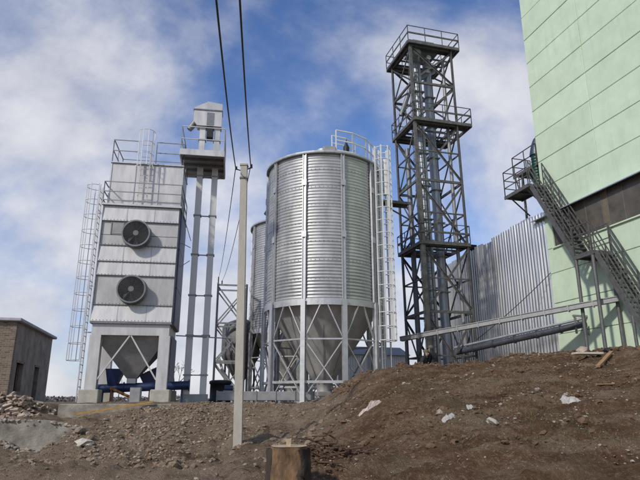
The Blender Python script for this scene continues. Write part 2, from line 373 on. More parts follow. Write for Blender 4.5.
# local y points left of local x: U rotated +90deg = (cos A.., ) -> into the building is +y when U x y = z
def wl(s, o, z): return (s, -o, z)
INTO = (Matrix.Rotation(WROT, 3, 'Z') @ V((0, 1, 0))).dot(-NO)      # +1 when local +y points into the building
sg = 1 if INTO > 0 else -1
MB().box(.06, 26, *sorted((sg * .10, sg * 14)), 0, 33).build('wall_core', 'joint_green', bld)
zr = [1.2, 3.35, 4.98, 6.61, 8.24, 9.62]; zr2 = [11.58 + 1.633 * i for i in range(14)]
ss = [0, 4.4, 10.4, 16.4, 22.4]
rp = random.Random(3); gp = .013
def panel(s0, s1, z0, z1):
    d = rp.uniform(-.012, .012); t = rp.uniform(-.006, .006)
    y0 = sg * (0 + d); y1 = sg * .16; b = .018
    ring = lambda q, y, tt: [(s0 + gp + q, y, z0 + gp + q), (s1 - gp - q, y + tt, z0 + gp + q), (s1 - gp - q, y + tt, z1 - gp - q), (s0 + gp + q, y, z1 - gp - q)]
    vs = ring(b, y0, t) + ring(0, y0 + sg * b, t) + ring(0, y1, 0)
    fs = [(0, 1, 2, 3)] + [(k * 4 + i, k * 4 + 4 + i, k * 4 + 4 + (i + 1) % 4, k * 4 + (i + 1) % 4) for k in (0, 1) for i in range(4)]
    if sg < 0: fs = [f[::-1] for f in fs]
    return MB().add(vs, fs).build('panel', 'green_wall', bld)
for i in range(4):
    for a, b in zip(zr, zr[1:]): panel(ss[i], ss[i + 1], a, b)
    off = (0, .0, .05, -.04)[i]
    for a, b in zip(zr2, zr2[1:]): panel(ss[i], ss[i + 1], a + off, b + off)
panel(0, .55, 9.62, 11.58)
for i in range(14):      # far end face panels, seen edge on
    z0, z1 = zr2[i] if i < 14 else 0, zr2[min(13, i + 1)]
    if z1 > z0: MB().box(-.06, .055, *sorted((sg * .17, sg * 6)), z0 + gp, z1 - gp).build('end_panel', 'green_wall', bld)
MB().box(-.06, .055, *sorted((sg * .17, sg * 6)), 1.2, 11.55).build('end_panel', 'green_wall', bld)
# window band: recessed frame, panes, mullions, sloped metal flashing
win = MB().box(.55, 26, *sorted((sg * .085, sg * .098)), 9.64, 11.56).build('window', 'dark_inside', bld)
x = .62; rw = random.Random(11); k = 0
widths = [1.25, 1.25, 1.1, .38, .95, 1.25, 1.25, .4, 1.25, 1.25, 1.25, 1.25]
for w in widths:
    m_ = 'board_brown' if w < .5 else 'glass_dark'
    MB().box(x + .02, x + w - .02, *sorted((sg * .045, sg * .06)), 9.68, 11.50).build('pane', m_, win)
    MB().box(x + w - .02, x + w + .02, *sorted((sg * .02, sg * .075)), 9.66, 11.52).build('mullion', 'mullion', win)
    x += w
fl = MB(); fl.hexa([wl(-.75, 0, 11.50)[:1] + (sg * .02, 11.52), (26, sg * .02, 11.52), (26, -sg * .34, 11.42), (-.75, -sg * .34, 11.42),
                    (-.75, sg * .02, 11.64), (26, sg * .02, 11.64), (26, -sg * .34, 11.47), (-.75, -sg * .34, 11.47)])
fl.build('flashing', 'flashing', bld)
MB().box(.5, 26, *sorted((-sg * .10, sg * .05)), 9.57, 9.635).build('sill', 'green_wall', bld)

# corrugated sheet wall continuing past the corner
cw = thing('corrugated_wall', 'tall zinc corrugated sheet wall with uneven top beside the green building', 'wall', C0, WROT)
def sheet(w, h, ribs=4, d=.10):
    mb = MB(); p = w / ribs; prof = []
    for i in range(ribs * 8 + 1): x0 = w * i / (ribs * 8); c_ = .5 - .5 * math.cos(2 * math.pi * x0 / p); prof.append((x0, -sg * d * c_ ** .7))
    n = len(prof); rows = 6
    vs = [(a, b + .012 * math.sin(k * 2.1 + a), h * k / (rows - 1)) for k in range(rows) for a, b in prof]
    fs = [(k * n + i, k * n + i + 1, (k + 1) * n + i + 1, (k + 1) * n + i) for k in range(rows - 1) for i in range(n - 1)]
    mb.add(vs, fs, True); vs2 = [(a, b + sg * .004, z) for a, b, z in vs]; mb.add(vs2, [f[::-1] for f in fs], True); return mb
tops = [11.85, 11.92, 11.88, 11.8, 11.74, 11.55, 11.68, 11.84, 11.5, 11.42, 11.34, 11.28, 11.25, 11.2]
for i, tp in enumerate(tops):
    sheet(1.05, tp - 1.3).build('corrugated_sheet', 'sheet_zinc', cw, (-.02 - 1.05 * (i + 1), sg * (.05 + .012 * (i % 2)), 1.3), R(random.Random(i).uniform(-.6, .6)))
for z in (3, 6, 9): MB().box(-14.6, -.1, *sorted((sg * .09, sg * .19)), z, z + .1).build('girt', 'steel_grey', cw)
for i in range(6): MB().box(-14.5 + i * 2.8, -14.36 + i * 2.8, *sorted((sg * .20, sg * .36)), 1.2, 11.0).build('post', 'steel_grey', cw)
MB().bbox(-7.75, -7.35, *sorted((-sg * .25, sg * .25)), 11.58, 11.9, .03).build('cable_box', 'black', cw)

# ------------------------------------------------------------ outside staircase
st = thing('outside_staircase', 'grey steel outside staircase with landings against the green wall', 'staircase', C0, WROT)
def o2(o): return -sg * o
def wbox(s0, s1, o0, o1, z0, z1): return MB().box(s0, s1, *sorted((o2(o0), o2(o1))), z0, z1)
DZ, LZ, FZ = 13.2, 8.35, 2.05
wbox(-1.6, .62, .12, 1.32, DZ - .03, DZ).build('deck', 'steel_old', st)
d = MB()
for o in (.14, 1.30): d.beam((-1.6, o2(o), DZ - .12), (.62, o2(o), DZ - .12), .06, .17)
for s_ in (-1.57, -.5, .59): d.beam((s_, o2(.17), DZ - .10), (s_, o2(1.27), DZ - .10), .06, .13)
d.build('deck_frame', 'steel_dark', st)
wbox(3.35, 4.65, .12, 1.32, LZ - .03, LZ).build('landing', 'steel_old', st)
d = MB()
for o in (.14, 1.30): d.beam((3.35, o2(o), LZ - .12), (4.65, o2(o), LZ - .12), .06, .17)
for s_ in (3.38, 4.62): d.beam((s_, o2(.17), LZ - .10), (s_, o2(1.27), LZ - .10), .06, .13)
d.build('landing_frame', 'steel_dark', st)
def flight(s0, z0, s1, z1):
    for o in (.28, 1.16):
        MB().beam((s0, o2(o), z0 - .10), (s1, o2(o), z1 - .10), .05, .26).build('stringer', 'steel_dark', st)
    n = round((z0 - z1) / .24)
    tr = MB(); tr.box(-.13, .13, *sorted((o2(.31), o2(1.13))), -.02, .02)
    src = None
    for i in range(1, n):
        t = i / n; loc = (s0 + (s1 - s0) * t, 0, z0 + (z1 - z0) * t)
        if src is None: src = tr.build('tread', 'steel_old', st, loc)
        else: inst(src, st, loc)
    for o in (.26, 1.18):
        r_ = MB(); k = 5
        for i in range(k + 1):
            t = i / k; p = V((s0 + (s1 - s0) * t, o2(o), z0 + (z1 - z0) * t)); r_.beam(p - V((0, 0, .1)), p + V((0, 0, 1.35)), .045)
            if i < k:
                q = V((s0 + (s1 - s0) * (i + 1) / k, o2(o), z0 + (z1 - z0) * (i + 1) / k))
                r_.beam(p + V((0, 0, .1)), q + V((0, 0, 1.0)), .022)
        for h in (.5, .95, 1.35): r_.beam((s0, o2(o), z0 + h), (s1, o2(o), z1 + h), .045)
        r_.build('handrail', 'steel_old', st)
flight(.62, DZ, 3.35, LZ); flight(4.65, LZ, 7.9, FZ)
rail(MB(), [wl(.6, 0, DZ)[:1] + (o2(1.28), DZ), (-1.57, o2(1.28), DZ), (-1.57, o2(.2), DZ)], 1.5, .026, (.33, .66)).build('handrail', 'steel_old', st)
rail(MB(), [(3.4, o2(1.28), LZ), (4.6, o2(1.28), LZ)], 1.4, .026, (.33, .66)).build('handrail', 'steel_old', st)
rail(MB(), [(4.62, o2(.2), LZ), (3.4, o2(.2), LZ)], 1.4, .026, (.5,)).build('handrail', 'steel_old', st)
for s_, o in ((3.45, 1.25), (4.55, 1.25), (4.55, .22), (6.2, 1.16)):
    zt = LZ - .2 if s_ < 5 else LZ + (FZ - LZ) * (s_ - 4.65) / 3.25 - .3
    p = wp(s_, o, 0); zb = H(p.x, p.y) - .25
    MB().tube((s_, o2(o), zb), (s_, o2(o), zt), .085 if s_ < 6 else .07, None, 10).build('post', 'steel_dark', st)
MB().tube((-2.2, o2(-.55), 1.4), (-2.2, o2(-.55), 14.9), .075, None, 8).build('post', 'steel_dark', st)
for s_ in (-1.2, .3): MB().beam((s_, o2(1.2), DZ - .2), (s_, o2(.0 if s_ > 0 else -.02), DZ - 1.2), .06, .06).build('bracket', 'steel_dark', st)
# upper landing round the corner
wbox(-2.45, -.12, -1.5, -.05, 14.95, 14.99).build('deck', 'steel_old', st)
d = MB()
for o in (-.08, -1.47): d.beam((-2.45, o2(o), 14.87), (-.12, o2(o), 14.87), .07, .15)
d.build('deck_frame', 'steel_dark', st)
rail(MB(), [(-.15, o2(-.08), 14.99), (-2.42, o2(-.08), 14.99), (-2.42, o2(-1.4), 14.99)], 1.2, .026, (.5,)).build('handrail', 'steel_old', st)
MB().beam((-1.5, o2(.16), DZ), (-1.5, o2(-.05), 14.9), .06).beam((-2.3, o2(-.1), 14.85), (-1.5, o2(.16), DZ), .06).build('brace', 'steel_dark', st)
# green pipe with hood at the corner
gd = thing('drain_duct', 'dark green ribbed duct with a blue-grey hood at the building corner', 'duct', wp(-.45, -.27, 13.1))
g = MB()
for i in range(14): g.rev([(.25, i * .18), (.28, i * .18 + .05), (.28, i * .18 + .12), (.25, i * .18 + .18)], 16)
g.build('duct', 'green_duct', gd)
hp = MB()
prev = None
for i in range(9):
    t = i / 8; c = V((.12 * t + .02, -.05 * t, 2.45 + 1.2 * t)); r_ = .36 * math.sqrt(max(0.002, 1 - t ** 1.6)); ring = [c + V((math.cos(a) * r_, math.sin(a) * r_, 0)) for a in [2 * math.pi * k / 14 for k in range(14)]]
    if prev: hp.add(prev + ring, [(k, (k + 1) % 14, 14 + (k + 1) % 14, 14 + k) for k in range(14)], True)
    prev = ring
hp.build('hood', 'hood_blue', gd)
for z in (.6, 1.9): MB().box(0, .5, -.03, .03, z, z + .08).build('clamp', 'steel_grey', gd)

# ------------------------------------------------------------ grain silo
def cage(mb, c, z0, z1, R_, a0, a1, r=.014, hoop=.75, bars=5):
    z = z0
    while z <= z1 + .01: mb.ringtube((c[0], c[1], z), R_, r, 12, 'z', a0, a1, 4); z += hoop
    for i in range(bars):
        a = a0 + (a1 - a0) * i / (bars - 1); q = V((c[0] + R_ * math.cos(a), c[1] + R_ * math.sin(a), 0)); mb.beam(q + V((0, 0, z0)), q + V((0, 0, z1)), r * 2.2)
def ladder(mb, p0, p1, side, w=.4, r=.022, step=.3):
    p0 = V(p0); p1 = V(p1); sd_ = V(side).normalized() * (w / 2)
    for q in (-sd_, sd_): mb.beam(p0 + q, p1 + q, r * 2.2)
    n = int((p1 - p0).length / step)
    for i in range(1, n): c = p0.lerp(p1, i / n); mb.tube(c - sd_, c + sd_, r * .8, None, 5, False)
def make_silo(label, loc, rz, group, RAD=3.10, zr_=4.92, zt=12.66):
    t = thing('grain_silo', label, 'silo', loc, rz, group); n = 10; da = 2 * math.pi / n
    NC = 46; prof = []; hh = (zt - zr_) / NC
    for i in range(NC):
        for k in range(5): prof.append((RAD + .017 * math.sin(2 * math.pi * k / 5), zr_ + hh * (i + k / 5)))
    prof.append((RAD, zt))
    wallp = MB().rev(prof, 9, -da / 2, da / 2)
    w0 = None
    for i in range(n):
        if w0 is None: w0 = wallp.build('wall_panel', 'galv_silo', t, rz=(i + .5) * da)
        else: inst(w0, t, rz=(i + .5) * da)
    so = MB(); y = -(RAD + .075)                         # stiffener: hat section, two lengths with splice plates
    for x0 in (-.10, .06): so.box(x0, x0 + .04, y - .07, y + .03, zr_ - .05, zt - .12)
    so.box(-.06, .06, y - .02, y + .0, zr_ - .05, zt - .12)
    for z in (zr_ + (zt - zr_) * .42, zr_ + (zt - zr_) * .78): so.box(-.13, .13, y - .095, y - .072, z - .16, z + .16)
    lg = MB(); y2 = -(RAD + .12)
    lg.box(-.115, .115, y2 - .10, y2 - .075, 0, zr_ - .06); lg.box(-.115, .115, y2 + .075, y2 + .10, 0, zr_ - .06); lg.box(-.03, .03, y2 - .074, y2 + .074, 0, zr_ - .06)
    lg.box(-.22, .22, y2 - .2, y2 + .2, -.04, .02)
    br = {}
    P = lambda a, z, rr=RAD + .04: V((rr * math.sin(a), -rr * math.cos(a), z))
    zm = zr_ * .60
    def flat(q): return q
    parts = [('stiffener', so, 'galv'), ('leg', lg, 'galv')]
    a1_ = da * .03
    parts += [('brace', MB().beam(P(da * .46, zr_ - .12), P(da * .05, zm + .12), .085, .05), 'galv'), ('brace', MB().beam(P(da * .54, zr_ - .12), P(da * .95, zm + .12), .085, .05), 'galv'),
              ('brace', MB().beam(P(da * .05, zm - .12), P(da * .95, .35), .085, .05), 'galv'), ('brace', MB().beam(P(da * .95, zm - .12, RAD - .04), P(da * .05, .35, RAD - .04), .07, .05), 'galv'),
              ('tie', MB().beam(P(da * .03, zm), P(da * .97, zm), .07, .07), 'galv'), ('tie', MB().beam(P(da * .03, .95), P(da * .97, .95), .09, .12), 'galv')]
    for nm, mb, m_ in parts:
        s0 = None
        for i in range(n):
            if s0 is None: s0 = mb.build(nm, m_, t, rz=0)
            else: inst(s0, t, rz=i * da)
    sb = MB()
    for z in [zr_ + (zt - zr_) * q / 8 for q in range(1, 8)]:
        for q in range(9): aa = -da / 2 + da * (q + .5) / 9; P_ = P(aa, z, RAD + .028); sb.box(P_.x - .014, P_.x + .014, P_.y - .014, P_.y + .014, z - .014, z + .014)
    s0 = None
    for i in range(n):
        if s0 is None: s0 = sb.build('bolt_row', 'zinc_dark', t, rz=.5 * da)
        else: inst(s0, t, rz=(i + .5) * da)
    MB().rev([(RAD + .05, zr_ - .02), (RAD + .09, zr_ - .02), (RAD + .09, zr_ - .34), (RAD + .03, zr_ - .34), (RAD + .03, zr_ - .02)], 60, smooth=False).build('ring_beam', 'galv', t)
    hop = MB().rev([(RAD - .02, zr_ - .05), (.42, .92), (.36, .72), (.36, .55)], 40)
    hop.build('hopper', 'galv_mid', t)
    for i in range(10):        # hopper seams stand proud
        a = (i + .5) * da; MB().beam(V((2.95 * math.sin(a), -2.95 * math.cos(a), zr_ - .18)), V((.45 * math.sin(a), -.45 * math.cos(a), .93)), .06, .04).build('seam', 'galv_dull', t)
    MB().bbox(-.5, .5, -.5, .5, .30, .545, .03).build('slide_gate', 'galv_dull', t)
    gm = MB().tube((.25, -.62, .42), (.25, -1.0, .42), .13, .13, 12).tube((.25, -.5, .42), (.25, -.62, .42), .06, None, 8); gm.build('gate_motor', 'blue_paint', t)
    roof = MB().rev([(RAD + .16, zt - .05), (RAD + .17, zt + .03), (RAD + .10, zt + .07), (.45, zt + 1.35), (.4, zt + 1.5), (0.02, zt + 1.52)], 40, smooth=False); roof.build('roof', 'galv', t)
    MB().rev([(RAD + .05, zt - .14), (RAD + .165, zt - .12), (RAD + .165, zt - .05), (RAD + .05, zt - .04)], 60).build('eave_ring', 'zinc_dark', t)
    return t
s1 = make_silo('large corrugated steel silo on legs with cone bottom and white caged ladder', (.19, 30.1, PLAT), R(0), 'corrugated grain silos')
s1.rotation_euler.z = R(18)
for ch in s1.children: pass
s2 = make_silo('corrugated silo with green roof vent, half hidden behind the larger silo', (-2.05, 41.2, PLAT), R(0), 'corrugated grain silos')
s2.rotation_euler.z = R(11)
# green vent on the second silo
a = R(-35 - 11)
MB().rev([(.30, 12.9), (.30, 13.35), (.62, 13.3), (.5, 13.55), (.05, 13.7)], 16, c=(2.55 * math.sin(a), -2.55 * math.cos(a))).build('roof_vent', 'green_cap', s2)
# ladder, rail and fittings on the first silo (its local frame is turned by 18 degrees)
la = R(64 - 18); ln = V((math.sin(la), -math.cos(la), 0)); lt = V((math.cos(la), math.sin(la), 0))
lad = MB(); pb = ln * 3.33; ladder(lad, pb + V((0, 0, .3)), pb + V((0, 0, 13.6)), lt, .42, .026)
lad.build('ladder', 'white_paint', s1)
cg = MB(); cc = ln * 3.58; ang = math.atan2(ln.y, ln.x)
cage(cg, (cc.x, cc.y), 3.0, 13.6, .46, ang - R(125), ang + R(125), .028, .70, 6); cg.build('ladder_cage', 'white_paint', s1)
for z in (5, 7, 9, 11):
    MB().beam(ln * 3.0 + lt * .2 + V((0, 0, z)), ln * 3.35 + lt * .2 + V((0, 0, z)), .05).build('ladder_bracket', 'white_paint', s1)
pts = [V((2.95 * math.sin(R(b - 18)), -2.95 * math.cos(R(b - 18)), 12.74)) for b in (13, 32, 52, 74)]
pts2 = [V((2.05 * math.sin(R(b - 18)), -2.05 * math.cos(R(b - 18)), 13.16)) for b in (61, 37, 13)]
rail(MB(), pts, 1.3, .034, (.1, .55), .75).build('roof_rail', 'white_paint', s1)
rail(MB(), pts2, 1.0, .03, (.55,), .8).build('roof_rail', 'white_paint', s1)
hb = MB().bbox(-.33, .33, -.2, .2, 0, .32, .03); b = R(6 - 18); hb.build('roof_hatch', 'galv_dull', s1, (2.85 * math.sin(b), -2.85 * math.cos(b), 12.71), b)
b = R(33 - 18); MB().rev([(.16, 0), (.17, .5), (.08, .7), (.03, .95), (0.005, 1.0)], 12).build('roof_vent', 'black', s1, (2.3 * math.sin(b), -2.3 * math.cos(b), 12.96))
dp = ln * 3.55 + lt * .55
MB().tube(dp + V((0, 0, 11.0)), dp + V((0, 0, 13.1)), .13, None, 14).build('down_pipe', 'white_paint', s1)
MB().tube(dp + V((0, 0, .2)), dp + V((0, 0, 11.0)), .05, None, 8).build('conduit', 'galv', s1)
MB().beam(ln * 2.9 + lt * .55 + V((0, 0, 11.3)), dp + V((0, 0, 11.3)), .06).build('pipe_bracket', 'galv', s1)

# ------------------------------------------------------------ lattice elevator tower
TW, TD = 2.95, 2.85
tw = thing('elevator_tower', 'tall dark steel lattice tower with railed decks and two zinc elevator trunks', 'tower', (6.10, 31.5, PLAT), A)
tw.rotation_euler = (0, R(-.75), A)
cor = [(0, 0), (TW, 0), (TW, TD), (0, TD)]
lv = [0, 4.95, 8.9, 12.95, 16.85, 19.6, 22.3]
LW = [.17, .15, .15, .15]
for i, (x, y) in enumerate(cor):
    m = MB()
    if i == 0: m.box(x - .12, x + .12, y - .12, y + .12, 0, 12.95); m.box(x - .085, x + .085, y - .085, y + .085, 12.95, 22.3)
    else: m.angle((x, y, 0), (x, y, 22.3), .17, .03); m.box(x - .05, x + .05, y - .05, y + .05, 0, 22.3)
    m.box(x - .25, x + .25, y - .25, y + .25, -.05, .03)
    m.build('leg', 'steel_old', tw)
for z in lv[1:]:
    for i in range(4):
        a_, b_ = cor[i], cor[(i + 1) % 4]
        MB().beam((*a_, z), (*b_, z), .10, .15).build('beam', 'steel_old', tw)
gus = MB().box(-.16, .16, -.012, .012, -.16, .16)
for k, (z0, z1) in enumerate(zip(lv, lv[1:])):
    for i in range(4):
        a_, b_ = V((*cor[i], 0)), V((*cor[(i + 1) % 4], 0)); m = (b_ - a_).normalized(); off = V((m.y, -m.x, 0)) * .05
        for q, (p, r_) in enumerate(((a_, b_), (b_, a_))):
            if k in (4,) and q == 1 and i in (0,): continue
            MB().angle(p + off * (1 if q else -1) + V((0, 0, z0 + .12)), r_ + off * (1 if q else -1) + V((0, 0, z1 - .12)), .10, .018).build('brace', 'steel_old', tw)
        if k in (0, 1, 2, 3): gus.build('gusset', 'steel_old', tw, (a_ + b_) / 2 + V((0, 0, (z0 + z1) / 2)), math.atan2(m.y, m.x))
def deck(x0, x1, y0, y1, z, hole=True):
    f = MB()
    for y in (y0, y1): f.beam((x0, y, z + .02), (x1, y, z + .02), .10, .20)
    for x in (x0, x1): f.beam((x, y0 + .06, z + .02), (x, y1 - .06, z + .02), .10, .19)
    for i in range(1, 5): y = y0 + (y1 - y0) * i / 5; f.beam((x0 + .06, y, z - .02), (x1 - .06, y, z - .02), .06, .12)
    f.build('deck_frame', 'steel_old', tw)
    g = MB(); x = x0 + .08
    # open floor: plates round the trunks, gaps between
    for ya, yb in ((y0 + .07, y0 + .95), (y1 - .8, y1 - .07)): g.box(x0 + .07, x1 - .07, ya, yb, z + .09, z + .11)
    g.box(x0 + .07, x0 + .55, y0 + .96, y1 - .81, z + .09, z + .11)
    g.build('deck_plate', 'steel_old', tw)
    mid = MB(); rail(mid, [(x0, y0, z + .12), (x1, y0, z + .12), (x1, y1, z + .12), (x0, y1, z + .12), (x0, y0, z + .12)], 1.08, .024, (.5,), 1.1); mid.build('handrail', 'steel_old', tw)
    tb = MB(); 
    for a_, b_ in (((x0, y0), (x1, y0)), ((x0, y0), (x0, y1)), ((x1, y0), (x1, y1))): tb.beam((*a_, z + .68), (*b_, z + .68), .02, .13)
    tb.build('toe_board', 'steel_old', tw)
deck(-.22, TW + .5, -.25, TD + .45, 22.35)
deck(-.1, TW + .95, -.2, TD + .35, 16.9)
deck(-.14, TW + .12, -.16, TD + .3, 8.95)
for z in (2.5, 6.9, 10.9, 14.9):
    for i in range(4): MB().beam((*cor[i], z), (*cor[(i + 1) % 4], z), .07, .08).build('rail_beam', 'steel_old', tw)
MB().tube((2.6, .55, 0), (2.6, .55, 22.0), .11, None, 10).build('cable_duct', 'steel_grey', tw)
MB().tube((.5, 2.3, 0), (.5, 2.3, 16.0), .16, None, 10).build('down_pipe', 'zinc_dark', tw)
for i, (x, y) in enumerate(((1.0, 1.25), (2.05, 1.75))):
    m = MB(); m.tube((x, y, 0), (x, y, 22.6), .30 if i == 0 else .28, None, 8)
    tr = m.build('trunk', 'trunk_zinc', tw)
    fm = MB().box(x - .35, x + .35, y - .35, y + .35, -.03, .03)
    src = None
    for z in [2 + 2.2 * j for j in range(10)]:
        if src is None: src = fm.build('flange', 'steel_grey', tr, (0, 0, z))
        else: inst(src, tr, (0, 0, z))
MB().hexa([(.55, .8, 22.6), (2.5, .8, 22.6), (2.5, 2.1, 22.6), (.55, 2.1, 22.6), (.75, .95, 23.5), (2.3, .95, 23.5), (2.3, 2.0, 23.5), (.75, 2.0, 23.5)]).build('elevator_head', 'steel_grey', tw)
MB().tube((.6, .7, 22.0), (.6, .2, 22.05), .28, None, 14).tube((1.4, .8, 21.7), (1.4, .15, 21.7), .16, None, 12).build('drive_motor', 'steel_grey', tw)
MB().tube((1.0, 1.25, 20.6), (2.6, 1.9, 21.9), .2, None, 10).build('spout', 'zinc_dark', tw)
MB().tube((.75, 1.0, 20.8), (-.15, 1.6, 18.0), .14, None, 10).build('spout', 'zinc_dark', tw)
l2 = MB(); ladder(l2, (.45, .35, .2), (.45, .35, 22.3), (1, 0, 0), .4, .02, .35); l2.build('ladder', 'steel_old', tw)
c2 = MB(); cage(c2, (.45, .62), 2.5, 22.2, .34, R(-20), R(200), .012, 1.0, 4); c2.build('ladder_cage', 'steel_old', tw)
MB().box(.55, 2.5, .85, 2.2, 0, 1.3).build('elevator_boot', 'steel_grey', tw)

# catwalk between silo and tower
ct = thing('catwalk', 'short dark catwalk bracket between silo ladder and lattice tower', 'catwalk', (4.3, 30.6, 12.6), A)
MB().box(-.9, .95, -.3, .35, 0, .05).build('deck', 'steel_old', ct)
MB().beam((-.9, -.3, -.06), (.95, -.3, -.06), .06, .12).beam((-.9, .35, -.06), (.95, .35, -.06), .06, .12).build('frame', 'steel_old', ct)
MB().beam((-.85, .02, -.1), (.9, .02, -.9), .07, .07).build('brace', 'steel_old', ct)

# ------------------------------------------------------------ conveyors from the tower to the green wall
p2 = wp(4.75, .32, 6.05); p1 = V((4.45, 31.05, 4.82))
cv = thing('trough_conveyor', 'light grey trough conveyor rising from the tower foot to the green wall', 'conveyor', p1)
d = p2 - p1
MB().beam((0, 0, 0), d, .34, .20).build('trough', 'steel_grey', cv)
MB().beam((0, 0, .125), d + V((0, 0, .125)), .42, .035).build('lid', 'galv_dull', cv)
for i in range(1, 10):
    q = d * (i / 10); u = d.normalized(); MB().beam(q - u * .03 + V((0, 0, .0)), q + u * .03, .41, .29).build('flange', 'steel_grey', cv)
MB().beam((.25, 0, -.1), (.25, 0, H(p1.x + .25, p1.y) - p1.z - .1), .1).build('support', 'steel_old', cv)
p4 = wp(2.65, .45, 5.2); p3 = V((7.75, 32.75, 4.25))
pc = thing('pipe_conveyor', 'dark blue-grey pipe conveyor running below the grey trough to the green wall', 'conveyor', p3)
d = p4 - p3
MB().tube((0, 0, 0), d, .17, None, 16).build('pipe', 'pipe_dark', pc)
MB().tube(V((0, 0, .27)), d + V((0, 0, .27)), .07, None, 8).build('conduit', 'trunk_zinc', pc)
for i in range(1, 6):
    q = d * (i / 6); u = d.normalized(); MB().tube(q - u * .03, q + u * .03, .22, None, 16).build('flange', 'pipe_dark', pc)
    MB().beam(q, q + V((0, 0, .27)), .04).build('clip', 'zinc_dark', pc)
bk = thing('wall_bracket', 'dark steel bracket carrying the conveyor pipes on the green wall', 'bracket', C0, WROT)
MB().beam((2.3, o2(.02), 5.62), (2.3, o2(.85), 5.62), .09, .10).build('arm', 'steel_grey', bk)
MB().beam((2.3, o2(.75), 5.6), (2.3, o2(.75), 4.75), .08, .08).build('drop', 'steel_grey', bk)
MB().beam((2.3, o2(.03), 4.7), (2.3, o2(.7), 5.5), .05, .05).build('strut', 'steel_grey', bk)

def cable(name, a, b, sag, r, label, n=24, mat_='wire_black', cat='cable'):
    a = V(a); b = V(b); pts = []
    for i in range(n + 1):
        t = i / n; p = a.lerp(b, t); p.z -= sag * 4 * t * (1 - t); pts.append(p)
    return tag(MB().path(pts, r, 6).build(name, mat_), label, cat)
cable('hanging_cable', wp(-7.5, .25, 11.75), (8.85, 32.3, 10.6), .5, .022, 'black cable sagging from the sheet wall top to the tower')
cable('hanging_cable', wp(.15, .10, 8.3), (8.9, 32.4, 4.9), .12, .02, 'black cable strung across the corrugated sheets to the tower foot')

# ------------------------------------------------------------ grain dryer
dr = thing('grain_dryer', 'tall galvanised grain dryer with two round fans and a caged side ladder', 'dryer', (-8.15, 24.25, PLAT), R(9))
HW, DP = 1.67, 3.0
for x in (-HW + .24, HW - .24):
    for y in (.22, DP - .22):
        m = MB().box(x - .23, x + .23, y - .20, y - .17, .55, 2.8).box(x - .23, x + .23, y + .17, y + .20, .55, 2.8).box(x - .23, x - .20, y - .169, y + .169, .55, 2.8).box(x + .20, x + .23, y - .169, y + .169, .55, 2.8)
        m.build('leg', 'galv_bright', dr)
MB().box(-HW + .06, HW - .06, .03, DP - .03, 2.8, 3.28).build('base_frame', 'galv_bright', dr)
MB().box(-HW - .03, HW + .03, -.10, DP, 3.28, 3.36).build('base_ledge', 'zinc_dark', dr)
def band(z0, z1, m_, d0, d1, nm='panel'):      # front panel whose lower edge stands out by d0 and upper edge by d1
    MB().hexa([(-HW, -d0, z0 + .012), (HW, -d0, z0 + .012), (HW, .22, z0 + .012), (-HW, .22, z0 + .012), (-HW, -d1, z1 - .012), (HW, -d1, z1 - .012), (HW, .22, z1 - .012), (-HW, .22, z1 - .012)]).build(nm, m_, dr)
band(3.36, 4.10, 'galv_bright', .10, .0)
band(4.10, 5.40, 'galv_mid', -.02, -.02)
band(5.40, 6.03, 'galv_bright', .05, .0); band(6.03, 6.77, 'galv_bright', .05, .0)
band(6.77, 7.25, 'galv_mid', -.02, -.02); band(7.25, 7.90, 'galv_mid', -.02, -.03)
band(7.90, 8.63, 'galv_bright', .05, .0)
for z in (4.1, 5.4, 6.03, 6.77, 7.9): MB().box(-HW - .01, HW + .01, -.055, .0, z - .012, z + .012).build('joint_strip', 'zinc_dark', dr)
for x in (-1.25, -.72): MB().box(x - .02, x + .02, -.02, .015, 7.28, 7.84).build('joint_strip', 'zinc_dark', dr)
MB().box(-1.2, -.74, -.005, .012, 7.3, 7.82).build('inspection_door', 'galv_dull', dr)
MB().box(-HW + .02, HW - .02, .225, DP, 3.37, 8.62).build('body', 'galv_dull', dr)
for x0 in (-HW - .05,): MB().box(x0, x0 + .045, -.07, .16, 3.37, 8.62).build('corner_post', 'galv', dr)
for j, (z0, z1) in enumerate(((.9, 2.9), (3.3, 5.0), (5.0, 6.8), (6.8, 8.55))):
    MB().box(HW + .005, HW + (.10 if j else .02), .35 if j else .5, DP - .05, z0, z1 - .03).build('side_panel', 'blue_side', dr)
MB().beam((HW + .02, .12, 3.4), (HW + .02, .12, 8.6), .05, .12).build('corner_post', 'zinc_dark', dr)
for x1, x2 in ((-1.2, -.03), (1.2, .03)): MB().beam((x1, .08, .95), (x2, .08, 2.78), .075, .06).build('brace', 'galv_bright', dr)
MB().hexa([(-.22, 1.3, 1.05), (.22, 1.3, 1.05), (.22, 1.7, 1.05), (-.22, 1.7, 1.05), (-1.55, .30, 2.795), (1.55, .30, 2.795), (1.55, DP - .3, 2.795), (-1.55, DP - .3, 2.795)]).build('hopper', 'galv_dull', dr)
MB().bbox(-.2, .2, 1.32, 1.68, .82, 1.06, .02).build('outlet', 'galv', dr)
MB().box(-HW - .08, HW + .10, -.12, DP + .05, 8.63, 8.71).build('deck', 'galv', dr)
for z, yy in ((3.42, -.098), (4.05, -.01), (5.44, -.05), (5.98, -.006), (6.08, -.05), (6.72, -.006), (7.95, -.05), (8.58, -.006), (4.16, .016), (5.34, .016), (6.83, .016)):
    bo = MB()
    for i in range(23): xx = -HW + .08 + i * (2 * HW - .16) / 22; bo.box(xx - .012, xx + .012, yy - .012, yy + .03, z - .012, z + .012)
    bo.build('bolt_row', 'zinc_dark', dr)
